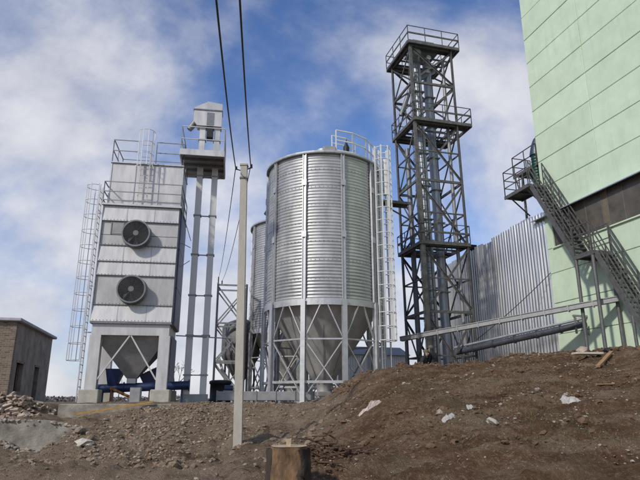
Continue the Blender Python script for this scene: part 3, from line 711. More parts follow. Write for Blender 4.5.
for z0, z1, yy in ((3.38, 4.08, .055), (5.42, 6.01, .03), (6.05, 6.75, .03), (7.92, 8.61, .03)):
    for xx in (-.62, .58): MB().hexa([(xx - .02, -yy * 1.9 - .006, z0), (xx + .02, -yy * 1.9 - .006, z0), (xx + .02, .1, z0), (xx - .02, .1, z0), (xx - .02, -.008, z1), (xx + .02, -.008, z1), (xx + .02, .1, z1), (xx - .02, .1, z1)]).build('seam', 'galv_mid', dr)
# fans
def fan(x, z):
    f = MB(); f2 = MB()
    r_ = .585; n = 36
    for (ra, ya), (rb, yb) in (((r_ + .05, -.02), (r_, -.10)), ((r_, -.10), (r_, -.40)), ((r_, -.40), (r_ + .03, -.43)), ((r_ + .03, -.43), (r_ - .03, -.43)), ((r_ - .03, -.43), (r_ - .03, -.18))):
        vs = [(x + rr * math.cos(2 * math.pi * i / n), yy, z + rr * math.sin(2 * math.pi * i / n)) for rr, yy in ((ra, ya), (rb, yb)) for i in range(n)]
        f.add(vs, [(i, (i + 1) % n, n + (i + 1) % n, n + i) for i in range(n)], True)
    fo = f.build('fan', 'zinc_dark', dr)
    bk_ = MB(); bk_.add([(x + (r_ - .03) * math.cos(2 * math.pi * i / n), -.18, z + (r_ - .03) * math.sin(2 * math.pi * i / n)) for i in range(n)], [tuple(range(n))]); bk_.build('backplate', 'fan_dark', fo)
    gr = MB()
    for k in range(1, 11): gr.ringtube((x, -.42, z), .10 + k * .044, .013, 28, 'y', m=4)
    for k in range(12): a_ = k * math.pi / 6; gr.tube((x + .1 * math.cos(a_), -.41, z + .1 * math.sin(a_)), (x + (r_ - .02) * math.cos(a_), -.41, z + (r_ - .02) * math.sin(a_)), .011, None, 4, False)
    gr.build('grille', 'fan_dark', fo)
    for k in range(8):
        a_ = k * math.pi / 4; c_, s_ = math.cos(a_), math.sin(a_)
        P3 = lambda rr, t_, yy: (x + rr * c_ - t_ * s_, yy, z + rr * s_ + t_ * c_)
        MB().add([P3(.13, -.04, -.24), P3(.13, .05, -.32), P3(.52, .13, -.31), P3(.52, -.10, -.22)], [(0, 1, 2, 3)]).build('blade', 'fan_dark', fo)
    MB().tube((x, -.18, z), (x, -.435, z), .145, .12, 18).build('hub', 'fan_hub', fo)
fan(-.10, 7.26); fan(-.08, 4.74)
# upper hopper, rails, top ladder
MB().bbox(-HW + .02, HW - .02, .55, DP - .1, 8.715, 10.95, .02).build('upper_hopper', 'galv_bright', dr)
for x in (-HW + .02, -.55, .55, HW - .02): MB().box(x - .03, x + .03, .52, .549, 8.72, 10.9).build('rib', 'galv', dr)
MB().box(-HW - .02, HW + .02, .48, DP - .05, 10.95, 11.0).build('top_plate', 'galv', dr)
rail(MB(), [(-HW - .05, DP, 8.71), (-HW - .05, -.08, 8.71), (HW + .06, -.08, 8.71), (HW + .06, DP, 8.71)], 1.05, .022, (.15, .55), 1.5).build('guard_rail', 'steel_grey', dr)
rail(MB(), [(-.5, .55, 11.0), (-HW + .02, .55, 11.0), (-HW + .02, DP - .15, 11.0), (HW - .02, DP - .15, 11.0), (HW - .02, .55, 11.0), (.35, .55, 11.0)], 1.15, .022, (.52,), 1.5).build('guard_rail', 'steel_grey', dr)
l3 = MB(); ladder(l3, (-.1, .36, 8.75), (-.1, .36, 12.2), (1, 0, 0), .42, .02); l3.build('ladder', 'galv_bright', dr)
c3 = MB(); cage(c3, (-.1, .22), 10.7, 12.5, .36, R(170), R(370), .016, .6, 6); c3.build('ladder_cage', 'white_paint', dr)
# side ladder
l4 = MB(); ladder(l4, (-HW - .32, .55, .05), (-HW - .32, .55, 9.75), (0, 1, 0), .42, .022); l4.build('ladder', 'galv', dr)
c4 = MB(); cage(c4, (-HW - .55, .55), 1.75, 9.75, .40, R(60), R(300), .013, .72, 6); c4.build('ladder_cage', 'galv', dr)
for z in (2.95, 5, 7, 8.4): MB().beam((-HW - .34, .55, z), (-HW + .1, .55, z), .05, .05).build('ladder_bracket', 'galv', dr)
for x, sb in ((-HW + .24, 'below the caged side ladder'), (HW - .24, 'on the side of the twin-leg elevator')):
    for y, lb in ((.22, 'front'), (DP - .22, 'rear')):
        M_ = Matrix.Rotation(R(9), 4, 'Z'); q = M_ @ V((x, y, 0)) + V((-8.15, 24.25, PLAT - .03))
        o = MB().bbox(-.40, .40, -.38, .38, 0, .575, .03).build('concrete_footing', 'footing', None, q, R(9))
        tag(o, 'pale concrete footing under the %s dryer leg %s' % (lb, sb), 'footing', 'dryer footings')

# blue screw conveyor and blue hoppers below the dryer
bc = thing('screw_conveyor', 'dark blue tube conveyor passing under the grain dryer', 'conveyor', (-8.15, 24.25, PLAT), R(9))
MB().tube((-1.85, 1.5, .58), (2.5, 1.5, .77), .19, None, 16).build('tube', 'blue_paint', bc)
for t in (0, .35, .68, 1): q = V((-1.85, 1.5, .58)).lerp(V((2.5, 1.5, .77)), t); MB().tube(q - V((.02, 0, 0)), q + V((.02, 0, 0)), .25, None, 16).build('flange', 'blue_paint', bc)
MB().tube((-1.98, 1.5, .6), (-1.87, 1.5, .6), .1, None, 10).build('bearing', 'black', bc)
MB().hexa([(-1.0, 1.33, .75), (-.6, 1.33, .75), (-.6, 1.67, .75), (-1.0, 1.67, .75), (-1.1, 1.1, 1.45), (-.35, 1.1, 1.45), (-.35, 1.9, 1.45), (-1.1, 1.9, 1.45)]).build('inlet_hopper', 'blue_paint', bc)
MB().hexa([(.5, 1.8, .75), (.95, 1.8, .75), (.95, 2.1, .75), (.5, 2.1, .75), (.25, 1.75, 1.2), (1.35, 1.75, 1.75), (1.35, 2.5, 1.75), (.25, 2.5, 1.2)]).build('inlet_hopper', 'blue_paint', bc)
for x, z in ((-1.2, .0), (2.2, .0)): MB().beam((x, 1.5, -.02), (x, 1.5, .60 + .03), .08).build('support', 'blue_paint', bc)
q = Matrix.Rotation(R(9), 4, 'Z') @ V((.42, .1, 0)) + V((-8.15, 24.25, PLAT))
cab = thing('control_cabinet', 'small grey metal cabinet standing between the dryer footings', 'cabinet', (q.x, q.y, PLAT - .03), R(9))
MB().bbox(-.22, .22, -.15, .2, 0, .66, .015).build('body', 'steel_grey', cab); MB().box(-.19, .19, -.165, -.152, .05, .62).build('door', 'galv_dull', cab)
q = V((-8.55, 25.2, PLAT))
au = thing('loading_auger', 'red and yellow striped auger leaning low under the dryer', 'auger', q, R(9))
a_, b_ = V((-.55, 0, .62)), V((.75, 0, .05))
MB().tube(a_, b_, .06, None, 10).build('tube', 'yellow_paint', au)
for i in range(6):
    t = (i + .5) / 6; c_ = a_.lerp(b_, t); MB().tube(c_ - (b_ - a_) * .04, c_ + (b_ - a_) * .04, .066, None, 10).build('stripe', 'red_rust', au)
MB().beam((-.5, 0, -.02), (-.5, 0, .6), .05).build('stand', 'red_rust', au)

# bucket elevator beside the dryer
be = thing('bucket_elevator', 'slim twin-leg galvanised bucket elevator with railed platform beside the dryer', 'elevator', (-5.73, 26.5, PLAT), R(9))
for x in (-.37, .37):
    lo_ = MB().box(x - .145, x + .145, -.14, .14, 0, 14.3).build('leg', 'galv_bright', be)
    for z in (1.2, 3.0, 4.9, 6.9, 8.9, 11.0, 13.0): MB().box(x - .19, x + .19, -.18, .18, z, z + .06).build('flange', 'steel_grey', lo_)
for z in (1.2, 3.0, 4.9, 6.9, 8.9, 11.0): MB().box(-.18, .18, -.03, .03, z + .0, z + .05).build('spacer', 'steel_grey', be)
MB().box(-1.25, .82, -1.55, 1.35, 11.62, 11.72).build('platform', 'steel_grey', be)
f = MB()
for y in (-1.55, 1.35): f.box(-1.27, .84, y - .03, y + .03, 11.50, 11.80)
for x in (-1.27, .84): f.box(x - .03, x + .03, -1.50, 1.30, 11.50, 11.80)
f.build('platform_edge', 'galv_bright', be)
for y in (-.9, -.2, .5): MB().beam((-1.2, y, 11.55), (.78, y, 11.55), .08, .12).build('joist', 'zinc_dark', be)
rail(MB(), [(-1.25, -1.52, 11.72), (.82, -1.52, 11.72), (.82, 1.32, 11.72), (-1.25, 1.32, 11.72), (-1.25, -1.52, 11.72)], 1.3, .022, (.5,), 2.3).build('guard_rail', 'galv_bright', be)
hd = MB(); pr = [(-.85, 14.0), (-.66, 13.75), (.58, 13.75), (.58, 15.05), (-.15, 15.15), (-.85, 14.75)]
vs = [(x, y, z) for y in (-.30, .30) for x, z in pr]; hd.add(vs, [(0, 1, 2, 3, 4, 5), (11, 10, 9, 8, 7, 6)] + [(i, 6 + i, 6 + (i + 1) % 6, (i + 1) % 6) for i in range(6)]); hd.build('head', 'galv_bright', be)
MB().box(-.88, .61, -.34, .34, 14.62, 14.68).build('head_flange', 'zinc_dark', be)
MB().box(-.18, .18, -.32, -.301, 13.8, 14.5).build('inspection_hatch', 'zinc_dark', be)
MB().box(-.16, .16, -.25, .25, 13.15, 13.74).build('drive_motor', 'black', be)
MB().tube((-.78, 0, 14.05), (-1.06, 0, 13.6), .18, .14, 12).build('spout', 'zinc_dark', be)
MB().box(-.6, .6, -.26, .26, -.02, .38).build('boot', 'steel_grey', be)
for za, zb in ((8.75, 7.6), (7.3, 7.25), (6.1, 6.6)):
    MB().tube((-1.0, -.75, za), (-.6, -.1, zb), .018, None, 5).build('stay', 'steel_grey', be)
MB().tube((-.95, -.6, 2.95), (1.6, .3, 2.95), .03, None, 6).build('cable_pipe', 'steel_grey', be)

# grey trough conveyor on the ground, running under the silos
gc = thing('ground_conveyor', 'long grey box conveyor lying on the ground towards the silo legs', 'conveyor', (-4.9, 27.6, PLAT), R(4))
MB().bbox(0, 4.6, -.22, .22, .10, .52, .02).build('trough', 'galv_dull', gc)
for i in range(6): MB().box(i * .92, i * .92 + .05, -.26, .26, .05, .56).build('flange', 'steel_grey', gc)
for i in range(4): MB().box(.3 + i * 1.3, .42 + i * 1.3, -.2, .2, -.04, .10).build('foot', 'steel_grey', gc)
MB().tube((.35, 0, .66), (.75, 0, .66), .14, None, 12).build('motor', 'blue_paint', gc)
MB().box(.3, .8, -.12, .12, .52, .56).build('motor_plate', 'steel_grey', gc)

# lattice frame with dark round bin, behind the pole
lf_ = thing('lattice_frame', 'square grey lattice frame standing behind the concrete pole', 'frame', (-6.95, 37.6, PLAT), R(10))
fc = [(0, 0), (1.95, 0), (1.95, 1.9), (0, 1.9)]; lz = [0, 2.6, 5.1, 7.7]
for x, y in fc: MB().angle((x, y, 0), (x, y, 7.8), .14, .03).box(x - .05, x + .05, y - .05, y + .05, 0, 7.8).build('leg', 'steel_grey', lf_)
for z in lz[1:]:
    for i in range(4): MB().beam((*fc[i], z), (*fc[(i + 1) % 4], z), .08, .11).build('beam', 'steel_grey', lf_)
for z0, z1 in zip(lz, lz[1:]):
    for i in range(4):
        MB().angle((*fc[i], z0 + .08), (*fc[(i + 1) % 4], z1 - .08), .08, .02).build('brace', 'steel_grey', lf_)
        MB().angle((fc[(i + 1) % 4][0] * .97 + .03, fc[(i + 1) % 4][1] * .97 + .03, z0 + .08), (fc[i][0] * .97 + .03, fc[i][1] * .97 + .03, z1 - .08), .08, .02).build('brace', 'steel_grey', lf_)
MB().tube((0, 0, 7.8), (0, 0, 8.25), .04, None, 8).build('insulator_pin', 'black', lf_)
MB().tube((.25, 0, 7.75), (.25, 0, 8.0), .04, None, 8).build('insulator_pin', 'black', lf_)
db = thing('round_bin', 'dark weathered round bin with cone bottom behind the lattice frame', 'bin', (-5.75, 41.2, PLAT))
MB().rev([(.25, 1.3), (1.35, 3.1), (1.38, 3.3), (1.38, 5.2), (1.2, 5.5), (.2, 5.9), (.02, 5.92)], 28).build('shell', 'steel_old', db)
for k in range(4): a_ = R(45 + 90 * k); MB().beam((1.3 * math.cos(a_), 1.3 * math.sin(a_), -.02), (1.3 * math.cos(a_), 1.3 * math.sin(a_), 3.3), .12).build('leg', 'steel_old', db)
MB().tube((-.3, -1.2, .0), (-1.3, -1.5, 3.0), .09, None, 8).build('spout', 'white_paint', db)
MB().tube((.4, -1.3, .3), (-1.1, -1.5, 2.2), .09, None, 8).build('spout', 'galv', db)
tag(MB().rev([(.02, .0), (.5, 0), (.55, .06), (.55, .18), (.5, .2), (.5, .9), (.55, .93), (.55, 1.05), (.45, 1.1), (.02, 1.12)], 18).build('fuel_drum', 'black', None, (-5.0, 29.0, PLAT - .02)), 'black drum standing behind the twin-leg bucket elevator', 'drum')

# far pale shed behind the silo
sh = thing('far_shed', 'pale corrugated shed far behind the silo legs', 'shed', (2.2, 48, PLAT), A)
m = MB(); 
for i in range(28): m.box(i * .2, i * .2 + .12, -.04, 0, .02, 3.8)
m.build('ribs', 'white_paint', sh); MB().box(0, 5.6, .0, 4, 0, 3.85).build('wall', 'white_paint', sh)
MB().hexa([(-.2, -.3, 3.85), (5.8, -.3, 3.85), (5.8, 4.3, 3.85), (-.2, 4.3, 3.85), (-.2, 1.9, 4.7), (5.8, 1.9, 4.7), (5.8, 2.1, 4.7), (-.2, 2.1, 4.7)]).build('roof', 'zinc_dark', sh)
MB().box(2.6, 3.4, -.06, -.045, .05, 2.1).build('door', 'steel_grey', sh)

# ------------------------------------------------------------ brick hut, retaining wall, slab
hut = thing('brick_hut', 'unfinished brick hut with side wall greyed for shade, two dark openings and flat slab roof', 'building', (-15.1, 28, PLAT), R(14))
Hh = 3.9; LN = 8.6; WD = 6
# side wall (local x=0 plane, running back along y) is built round its openings; its grey puts the shade into the colour; front wall shows brick
m = MB(); t_ = .3
ops = [(1.0, 2.35, .55, 1.95), (4.9, 6.0, .0, 1.95)]
y = 0.
for a_, b_, z0, z1 in ops:
    m.box(-t_, 0, y, a_, 0, Hh - .001); m.box(-t_, 0, a_, b_, z1, Hh - .001)
    if z0 > 0: m.box(-t_, 0, a_, b_, 0, z0)
    y = b_
m.box(-t_, 0, y, LN, 0, Hh - .001); m.build('side_wall', 'shade_grey', hut)
MB().box(-WD, -t_, 0, t_, 0, Hh - .001).build('front_wall', 'brickwork', hut)
MB().box(-.001 - t_, .004, -.006, .30, 0, Hh - .002).build('corner_pier', 'brickwork', hut)
MB().box(-WD, -t_, LN - t_, LN, 0, Hh - .001).build('rear_wall', 'brickwork', hut); MB().box(-WD, -WD + t_, t_, LN - t_, 0, Hh - .001).build('far_wall', 'brickwork', hut)
MB().bbox(-WD - .2, .22, -.22, LN + .25, Hh, Hh + .16, .03).build('roof', 'roof_slab', hut)
MB().box(-t_ - .02, .03, .9, 2.45, 1.95, 2.06).build('lintel', 'concrete', hut); MB().box(-t_ - .02, .03, 4.8, 6.1, 1.95, 2.06).build('lintel', 'concrete', hut)
for k in range(4): MB().tube((-.15, 1.25 + k * .28, .55), (-.15, 1.25 + k * .28, 1.95), .015, None, 5).build('window_bar', 'steel_old', hut)

rw_ = MB(); 
def rwall(xa, xb, ya, yb):
    p = [(xa, ya), (xb, yb)]; n = 14; top = []
    for i in range(n + 1):
        t = i / n; x = xa + (xb - xa) * t; y = ya + (yb - ya) * t; top.append((x, y, 1.0 + .05 * noise.noise(V((x * 1.3, 0, 4))) + (-.25 * sst(.75, 1, t))))
    vs = []
    for x, y, z in top: vs += [(x, y, -.5), (x + .02, y, z), (x, y + .3, z + .01), (x, y + .3, -.5)]
    fs = [(i * 4 + k, i * 4 + 4 + k, i * 4 + 5 + k, i * 4 + 1 + k) for i in range(n) for k in range(3)] + [(0, 1, 2, 3), (n * 4 + 3, n * 4 + 2, n * 4 + 1, n * 4)]
    rw_.add(vs, fs)
rwall(-15, -6.95, 18.25, 18.6)
rr2 = random.Random(31); sp_ = MB()
for i in range(260):
    x = rr2.uniform(-11, -6.6); y = 18.2 + (x + 11) * .03 - abs(rr2.gauss(0, .22)); r_ = .03 + .09 * rr2.random() ** 3; sp_.blob((x, y, H(x, y) + r_ * .2), r_, i + 700, .7)
for i in range(120):
    x = rr2.uniform(-11.5, -7); y = 18.55 + rr2.gauss(0, .12); r_ = .03 + .07 * rr2.random() ** 3; sp_.blob((x, y, .98 + r_ * .2 - .25 * sst(-9, -7, x)), r_, i + 1700, .7)
tag(sp_.build('fallen_clods', 'stone'), 'stones and clods fallen along the concrete retaining wall', 'stones', kind='stuff')
tag(rw_.build('retaining_wall', 'concrete'), 'low weathered concrete retaining wall below the brick hut', 'wall')
sl = MB().bbox(-9.6, -4.6, 0, 6.2, 0, .78, .03).build('concrete_slab', 'concrete', None, (0, 21.55, PLAT - .80), 0)
sl.rotation_euler.z = R(.8)
tag(sl, 'concrete foundation slab edge in front of the grain dryer', 'slab')
q0, q1 = V((-8.85, 21.1, 0)), V((-6.1, 21.35, 0))
for q in (q0, q1): q.z = 0
q0.z = 1.12; q1.z = 1.56
tag(MB().beam(q0, q1, .07, .06).build('yellow_bar', 'yellow_paint'), 'long yellow bar lying aslant on the slab edge before the dryer', 'bar')

# rubble beside the hut
rb = MB(); rr = random.Random(5)
for i in range(420):
    x = rr.uniform(-14, -9.7); y = rr.uniform(18.7, 21.8); h_ = .32 * math.exp(-((y - 20.2) / .9) ** 2) * (1 - sst(-10.6, -9.7, x)); z = max(H(x, y), 0) + h_ * rr.random()
    M_ = Matrix.Rotation(rr.uniform(0, 6.3), 3, 'Z') @ Matrix.Rotation(rr.uniform(-.7, .7), 3, 'X') @ Matrix.Rotation(rr.uniform(-.7, .7), 3, 'Y'); l_ = rr.uniform(.07, .14)
    pts = [V((sx * l_, sy * .06, sz * .035)) for sz in (-1, 1) for sx, sy in ((-1, -1), (1, -1), (1, 1), (-1, 1))]
    rb.hexa([M_ @ p + V((x, y, z + .02)) for p in pts])
tag(rb.build('brick_rubble', 'rubble_brick'), 'heap of broken brick rubble on top of the retaining wall', 'rubble', kind='stuff')

# ------------------------------------------------------------ pole, wires
px, py = -2.0, 14.5; pz = H(px, py)
pole = thing('concrete_pole', 'tapered concrete utility pole standing on the dirt slope', 'pole', (px, py, pz - .4))
Ht = 7.92 - pz + .4
w0, w1 = .105, .088
MB().hexa([(-w0, -w0, 0), (w0, -w0, 0), (w0, w0, 0), (-w0, w0, 0), (-w1, -w1, Ht), (w1, -w1, Ht), (w1, w1, Ht), (-w1, w1, Ht)]).build('shaft', 'pole_concrete', pole)
MB().box(-.108, .108, -.108, .108, Ht - .02, Ht + .03).build('cap_plate', 'pole_concrete', pole)
MB().box(-.105, .105, -.105, .105, Ht - .42, Ht - .37).build('collar', 'steel_old', pole)
MB().tube((.10, 0, Ht - .10), (.20, 0, Ht - .06), .018, None, 6).tube((.20, 0, Ht - .07), (.20, 0, Ht + .04), .035, .03, 8).build('insulator', 'black', pole)
pole.rotation_euler.y = R(-.9)
tip = V((-2.0 + .20 - .14, 14.5, 7.92))
ms = V((-6.95, 37.6, PLAT + 8.2)); ms2 = ms + V((.25, .04, -.2))
tipl = V((-2.0 - .22 - .14, 14.5, 7.86))
MB().tube((-.09, 0, Ht - .14), (-.22, 0, Ht - .10), .016, None, 6).tube((-.22, 0, Ht - .11), (-.22, 0, Ht - .02), .032, .028, 8).build('insulator', 'black', pole)
cable('overhead_wire', (1.83, -20, 7.5), tip, 1.9, .015, 'black overhead wire ending at the short insulator arm of the concrete pole', 60, cat='wire')
cable('overhead_wire', tip, ms2, .55, .012, 'thin black wire from the concrete pole to the short pin of the lattice frame', cat='wire')
cable('overhead_wire', (1.94, -20, 7.5), tipl, 1.9, .015, 'black overhead wire ending at the long arm of the concrete pole', 60, cat='wire')
cable('overhead_wire', tipl, ms, .55, .012, 'thin black wire from the long pole arm to the tall pin of the lattice frame', cat='wire')

# ------------------------------------------------------------ stump and its things
sx, sy = -.45, 9.0; sz = H(sx, sy) - .15
stump = thing('tree_stump', 'cut tree stump with bare wood front and dark bark side', 'stump', (sx, sy, sz))
SH = .93 - sz
def stump_r(a_, z): return (.27 + .12 * (1 - z / SH) ** 2) * (1 + .22 * noise.noise(V((math.cos(a_) * 1.6, math.sin(a_) * 1.6, z * .6))) + .07 * noise.noise(V((math.cos(a_) * 6, math.sin(a_) * 6, z * 2.5))))
def stump_shell(a0, a1, extra, nm, m_, zt0=0.):
    mb = MB(); n = 40; k = 14; vs = []
    for j in range(k + 1):
        for i in range(n + 1):
            a_ = a0 + (a1 - a0) * i / n; z = SH * j / k
            if extra: a_ += (.30 * noise.noise(V((z * 5, 1, 2))) + .12 * noise.noise(V((z * 17, 4, 2)))) * (1 - i / n) + (.34 * noise.noise(V((z * 4.2, 9, 2))) + .14 * noise.noise(V((z * 16, 7, 2)))) * (i / n)
            edge = min(1, min(i, n - i) / 3); topz = z - (zt0 * (.5 + .5 * noise.noise(V((a_ * 3, 0, 0)))) if j == k else 0)
            rj = stump_r(a_, z) + extra * edge + (extra * .8 * noise.noise(V((a_ * 9, z * 1.2, 3))) if extra else .006 * noise.noise(V((a_ * 11, z * 2, 1))))
            vs.append((rj * math.cos(a_), rj * math.sin(a_), topz))
    mb.add(vs, [(j * (n + 1) + i, j * (n + 1) + i + 1, (j + 1) * (n + 1) + i + 1, (j + 1) * (n + 1) + i) for j in range(k) for i in range(n)], True)
    if not extra: mb.add([(0, 0, SH + .006)] + vs[-(n + 1):], [(0, i + 1, i + 2) for i in range(n)])
    return mb.build(nm, m_, stump)
stump_shell(0, 2 * math.pi, 0, 'wood', 'wood'); stump_shell(R(-58), R(208), .05, 'bark', 'bark', .05)
m = MB(); m.add([(0, 0, SH + .010)] + [(stump_r(R(9 * i), SH) * .985 * math.cos(R(9 * i)), stump_r(R(9 * i), SH) * .985 * math.sin(R(9 * i)), SH + .010) for i in range(40)], [(0, i + 1, (i + 1) % 40 + 1) for i in range(40)]); m.build('cut_face', 'wood_top', stump)
ch = thing('wood_block', 'small pale wood chip standing upright on the tree stump', 'wood chip', (sx - .02, sy - .05, sz + SH + .009))
MB().hexa([(-.03, -.03, 0), (.03, -.03, 0), (.03, .03, 0), (-.03, .03, 0), (-.045, -.03, .09), (.04, -.035, .12), (.03, .03, .11), (-.04, .03, .10)]).build('chip', 'wood_top', ch)
rt = MB(); rr = random.Random(21)
for i in range(38):
    x = rr.gauss(.0, .33); y = rr.gauss(10.25, .22); z = H(x, y) + abs(rr.gauss(.05, .06)); a_ = rr.uniform(-.6, .6) + (math.pi if rr.random() < .5 else 0); l_ = rr.uniform(.15, .5)
    p = V((x, y, z)); q = p + V((math.cos(a_) * l_, math.sin(a_) * l_, rr.uniform(-.06, .12))); mid = p.lerp(q, .5) + V((0, 0, rr.uniform(-.03, .06)))
    w = rr.uniform(.008, .022); rt.tube(p, mid, w, w * .8, 5).tube(mid, q, w * .8, w * .3, 5)
for i in range(170):
    x = rr.gauss(.0, .36); y = rr.gauss(10.3, .25); rt.blob((x, y, H(x, y) + rr.uniform(0, .06)), rr.uniform(.015, .055), i)
mat('root_brown', (.085, .048, .028), .95, 0, .4, 6, .5, 30)
tag(rt.build('root_heap', 'root_brown'), 'dark heap of roots and clods behind the stump', 'roots', kind='stuff')

# ------------------------------------------------------------ stones, clods, straw, grass (uncountable) and single pieces
rr = random.Random(99)
stn = MB(); cld = MB(); tan = MB()
for i in range(15000):
    x = rr.uniform(-9.5, 12.5); y = rr.uniform(9.5, 22.5)
    if abs(x) > y * .64: continue
    if x < -6.8 and 18.1 < y: continue
    if -9.7 < x < -4.5 and y > 21.45: continue
    m = mound_f(x, y); dens = .5 + .5 * noise.noise(V((x * .6, y * .6, 2)))
    if rr.random() > .12 + 1.1 * dens ** 2.2: continue
    r_ = .011 + .05 * rr.random() ** 6 + (.05 if rr.random() < .012 else 0)
    pale = rr.random() < (.24 if m > .5 else .3)
    (stn if pale else cld if m > .5 else tan).blob((x, y, H(x, y) + r_ * .12), r_ * (1 if pale else 1.25), i, .7, rr.uniform(0, 6))
def band_n(x, y):
    c_, s_ = math.cos(R(24)), math.sin(R(24)); return noise.fractal(V(((x * c_ + y * s_) * .35, (-x * s_ + y * c_) * 1.7, 8)), 1, 2, 4)
for i in range(26000):
    x = rr.uniform(-.5, 12.5); y = rr.uniform(9.5, 19.5)
    if abs(x) > y * .64 or mound_f(x, y) < .4 or band_n(x, y) < .08 + .5 * rr.random(): continue
    r_ = .010 + .035 * rr.random() ** 5; (stn if rr.random() < .65 else cld).blob((x, y, H(x, y) + r_ * .2), r_, i + 40000, .6, rr.uniform(0, 6))
# denser gravel spill on the left slope
for i in range(4200):
    x = rr.gauss(-4.6, 1.2); y = rr.uniform(13.5, 21.2)
    if x < -8 or x > 0: continue
    r_ = .016 + .05 * rr.random() ** 4; (stn if rr.random() < .3 else tan).blob((x, y, H(x, y) + r_ * .1), r_, i + 9000, .7, rr.uniform(0, 6))
# coarse clods along the crest
for i in range(900):
    x = rr.uniform(.5, 12.5); yc = 21.2 - 1.6 * sst(-.5, 3, x); y = yc + rr.gauss(-.3, .5); r_ = .03 + .085 * rr.random() ** 3
    cld.blob((x, y, H(x, y) + r_ * .05), r_, i + 20000, .75, rr.uniform(0, 6))
for i in range(2200):      # lumps of fallen bank
    x = rr.uniform(-7.5, .8); y = rr.uniform(12.5, 21.1)
    if abs(x) > y * .64 or noise.fractal(V((x * .7, y * .7, 21)), 1, 2, 3) < rr.random() * .5 - .1: continue
    r_ = .025 + .09 * rr.random() ** 3; tan.blob((x, y, H(x, y) + r_ * .05), r_, i + 60000, .75, rr.uniform(0, 6))
for i in range(2600):      # lumps of spoil on the mound
    x = rr.uniform(.2, 12.3); y = rr.uniform(10, 19.5)
    if abs(x) > y * .64 or noise.fractal(V((x * .6, y * .6, 33)), 1, 2, 3) < rr.random() * .5 - .05: continue
    r_ = .025 + .075 * rr.random() ** 3; cld.blob((x, y, H(x, y) + r_ * .02), r_, i + 70000, .75, rr.uniform(0, 6))
for i in range(26):        # packed earth round the pole foot
    a_ = rr.uniform(0, 6.3); d_ = rr.uniform(.12, .3); tan.blob((-2.0 + .1 + math.cos(a_) * d_, 14.5 + math.sin(a_) * d_, H(-1.9 + math.cos(a_) * d_, 14.5 + math.sin(a_) * d_)), rr.uniform(.04, .10), i + 80000, .7)
mat('clod_tan', (.21, .155, .105), .96, 0, .35, 4, .5, 25)
tag(tan.build('bank_clods', 'clod_tan'), 'tan dirt clods fallen on the bank below the dryer and silos', 'clods', kind='stuff')
tag(stn.build('loose_stones', 'stone'), 'small pale stones scattered over the dirt slopes', 'stones', kind='stuff')
tag(cld.build('dirt_clods', 'clod'), 'brown dirt clods scattered over the mound', 'clods', kind='stuff')
sw = MB()
for i in range(2200):
    x = rr.uniform(-6, 12.5); y = rr.uniform(9.5, 20.5)
    if abs(x) > y * .64 or mound_f(x, y) < .3 and rr.random() < .7: continue
    if .5 + .5 * noise.noise(V((x * .8, y * .8, 9))) < rr.random() * .95: continue
    a_ = rr.uniform(0, 6.3); l_ = rr.uniform(.03, .12); p = V((x, y, H(x, y) + .008)); q = V((x + math.cos(a_) * l_, y + math.sin(a_) * l_, 0)); q.z = H(q.x, q.y) + rr.uniform(.005, .03)
    sw.beam(p, q, rr.uniform(.004, .009), .004)
for i in range(1500):
    x = rr.uniform(.2, 12.5); y = rr.uniform(9.5, 19)
    if abs(x) > y * .64 or noise.noise(V((x * .5, y * .5, 14))) < rr.random() * .5 - .1: continue
    for k in range(9):
        a_ = rr.uniform(0, 6.3); l_ = rr.uniform(.05, .17); b_ = V((x + rr.gauss(0, .05), y + rr.gauss(0, .05), 0)); b_.z = H(b_.x, b_.y) - .004
        t_ = b_ + V((math.cos(a_) * l_, math.sin(a_) * l_, rr.uniform(.01, .07))); w = V((-math.sin(a_), math.cos(a_), .2)) * .005; sw.add([b_ - w, b_ + w, t_], [(0, 1, 2)])
tag(sw.build('dry_straw', 'straw'), 'dry straw and twig litter strewn on the mound', 'litter', kind='stuff')
gs = MB()
for i in range(2600):
    x = rr.uniform(.2, 9); y = rr.uniform(10, 17.5)
    if noise.noise(V((x * .55, y * .55, 4))) + .15 * rr.random() < .18 or abs(x) > y * .64: continue
    for k in range(4):
        a_ = rr.uniform(0, 6.3); h_ = rr.uniform(.025, .085); b_ = V((x + rr.gauss(0, .03), y + rr.gauss(0, .03), 0)); b_.z = H(b_.x, b_.y) - .005
        w = V((math.cos(a_), math.sin(a_), 0)) * .006; t_ = b_ + V((rr.gauss(0, .03), rr.gauss(0, .03), h_)); gs.add([b_ - w, b_ + w, t_], [(0, 1, 2)])
tag(gs.build('sparse_grass', 'grass'), 'sparse short grass growing on the lower mound', 'grass', kind='stuff')

def crumple(name, x, y, a, b, h, m_, label, cat, seed, rz=0):
    mb = MB(); n = 12; rs = random.Random(seed); vs = []
    for j in range(n + 1):
        for i in range(n + 1):
            u, v = i / n * 2 - 1, j / n * 2 - 1; k = 1 + .25 * noise.noise(V((u * 2, v * 2, seed)))
            c_, s_ = math.cos(rz), math.sin(rz); lx, ly = u * a * k, v * b * k; wx, wy = x + lx * c_ - ly * s_, y + lx * s_ + ly * c_
            e = max(0, 1 - max(abs(u), abs(v)) ** 3); vs.append((wx, wy, H(wx, wy) + .01 + h * e * (.5 + .9 * abs(noise.noise(V((u * 2.5, v * 2.5, seed + 5)))))))
    mb.add(vs, [(j * (n + 1) + i, j * (n + 1) + i + 1, (j + 1) * (n + 1) + i + 1, (j + 1) * (n + 1) + i) for j in range(n) for i in range(n)])
    o = mb.build(name, m_); tag(o, label, cat); sm = o.modifiers.new('thickness', 'SOLIDIFY'); sm.thickness = .006; return o
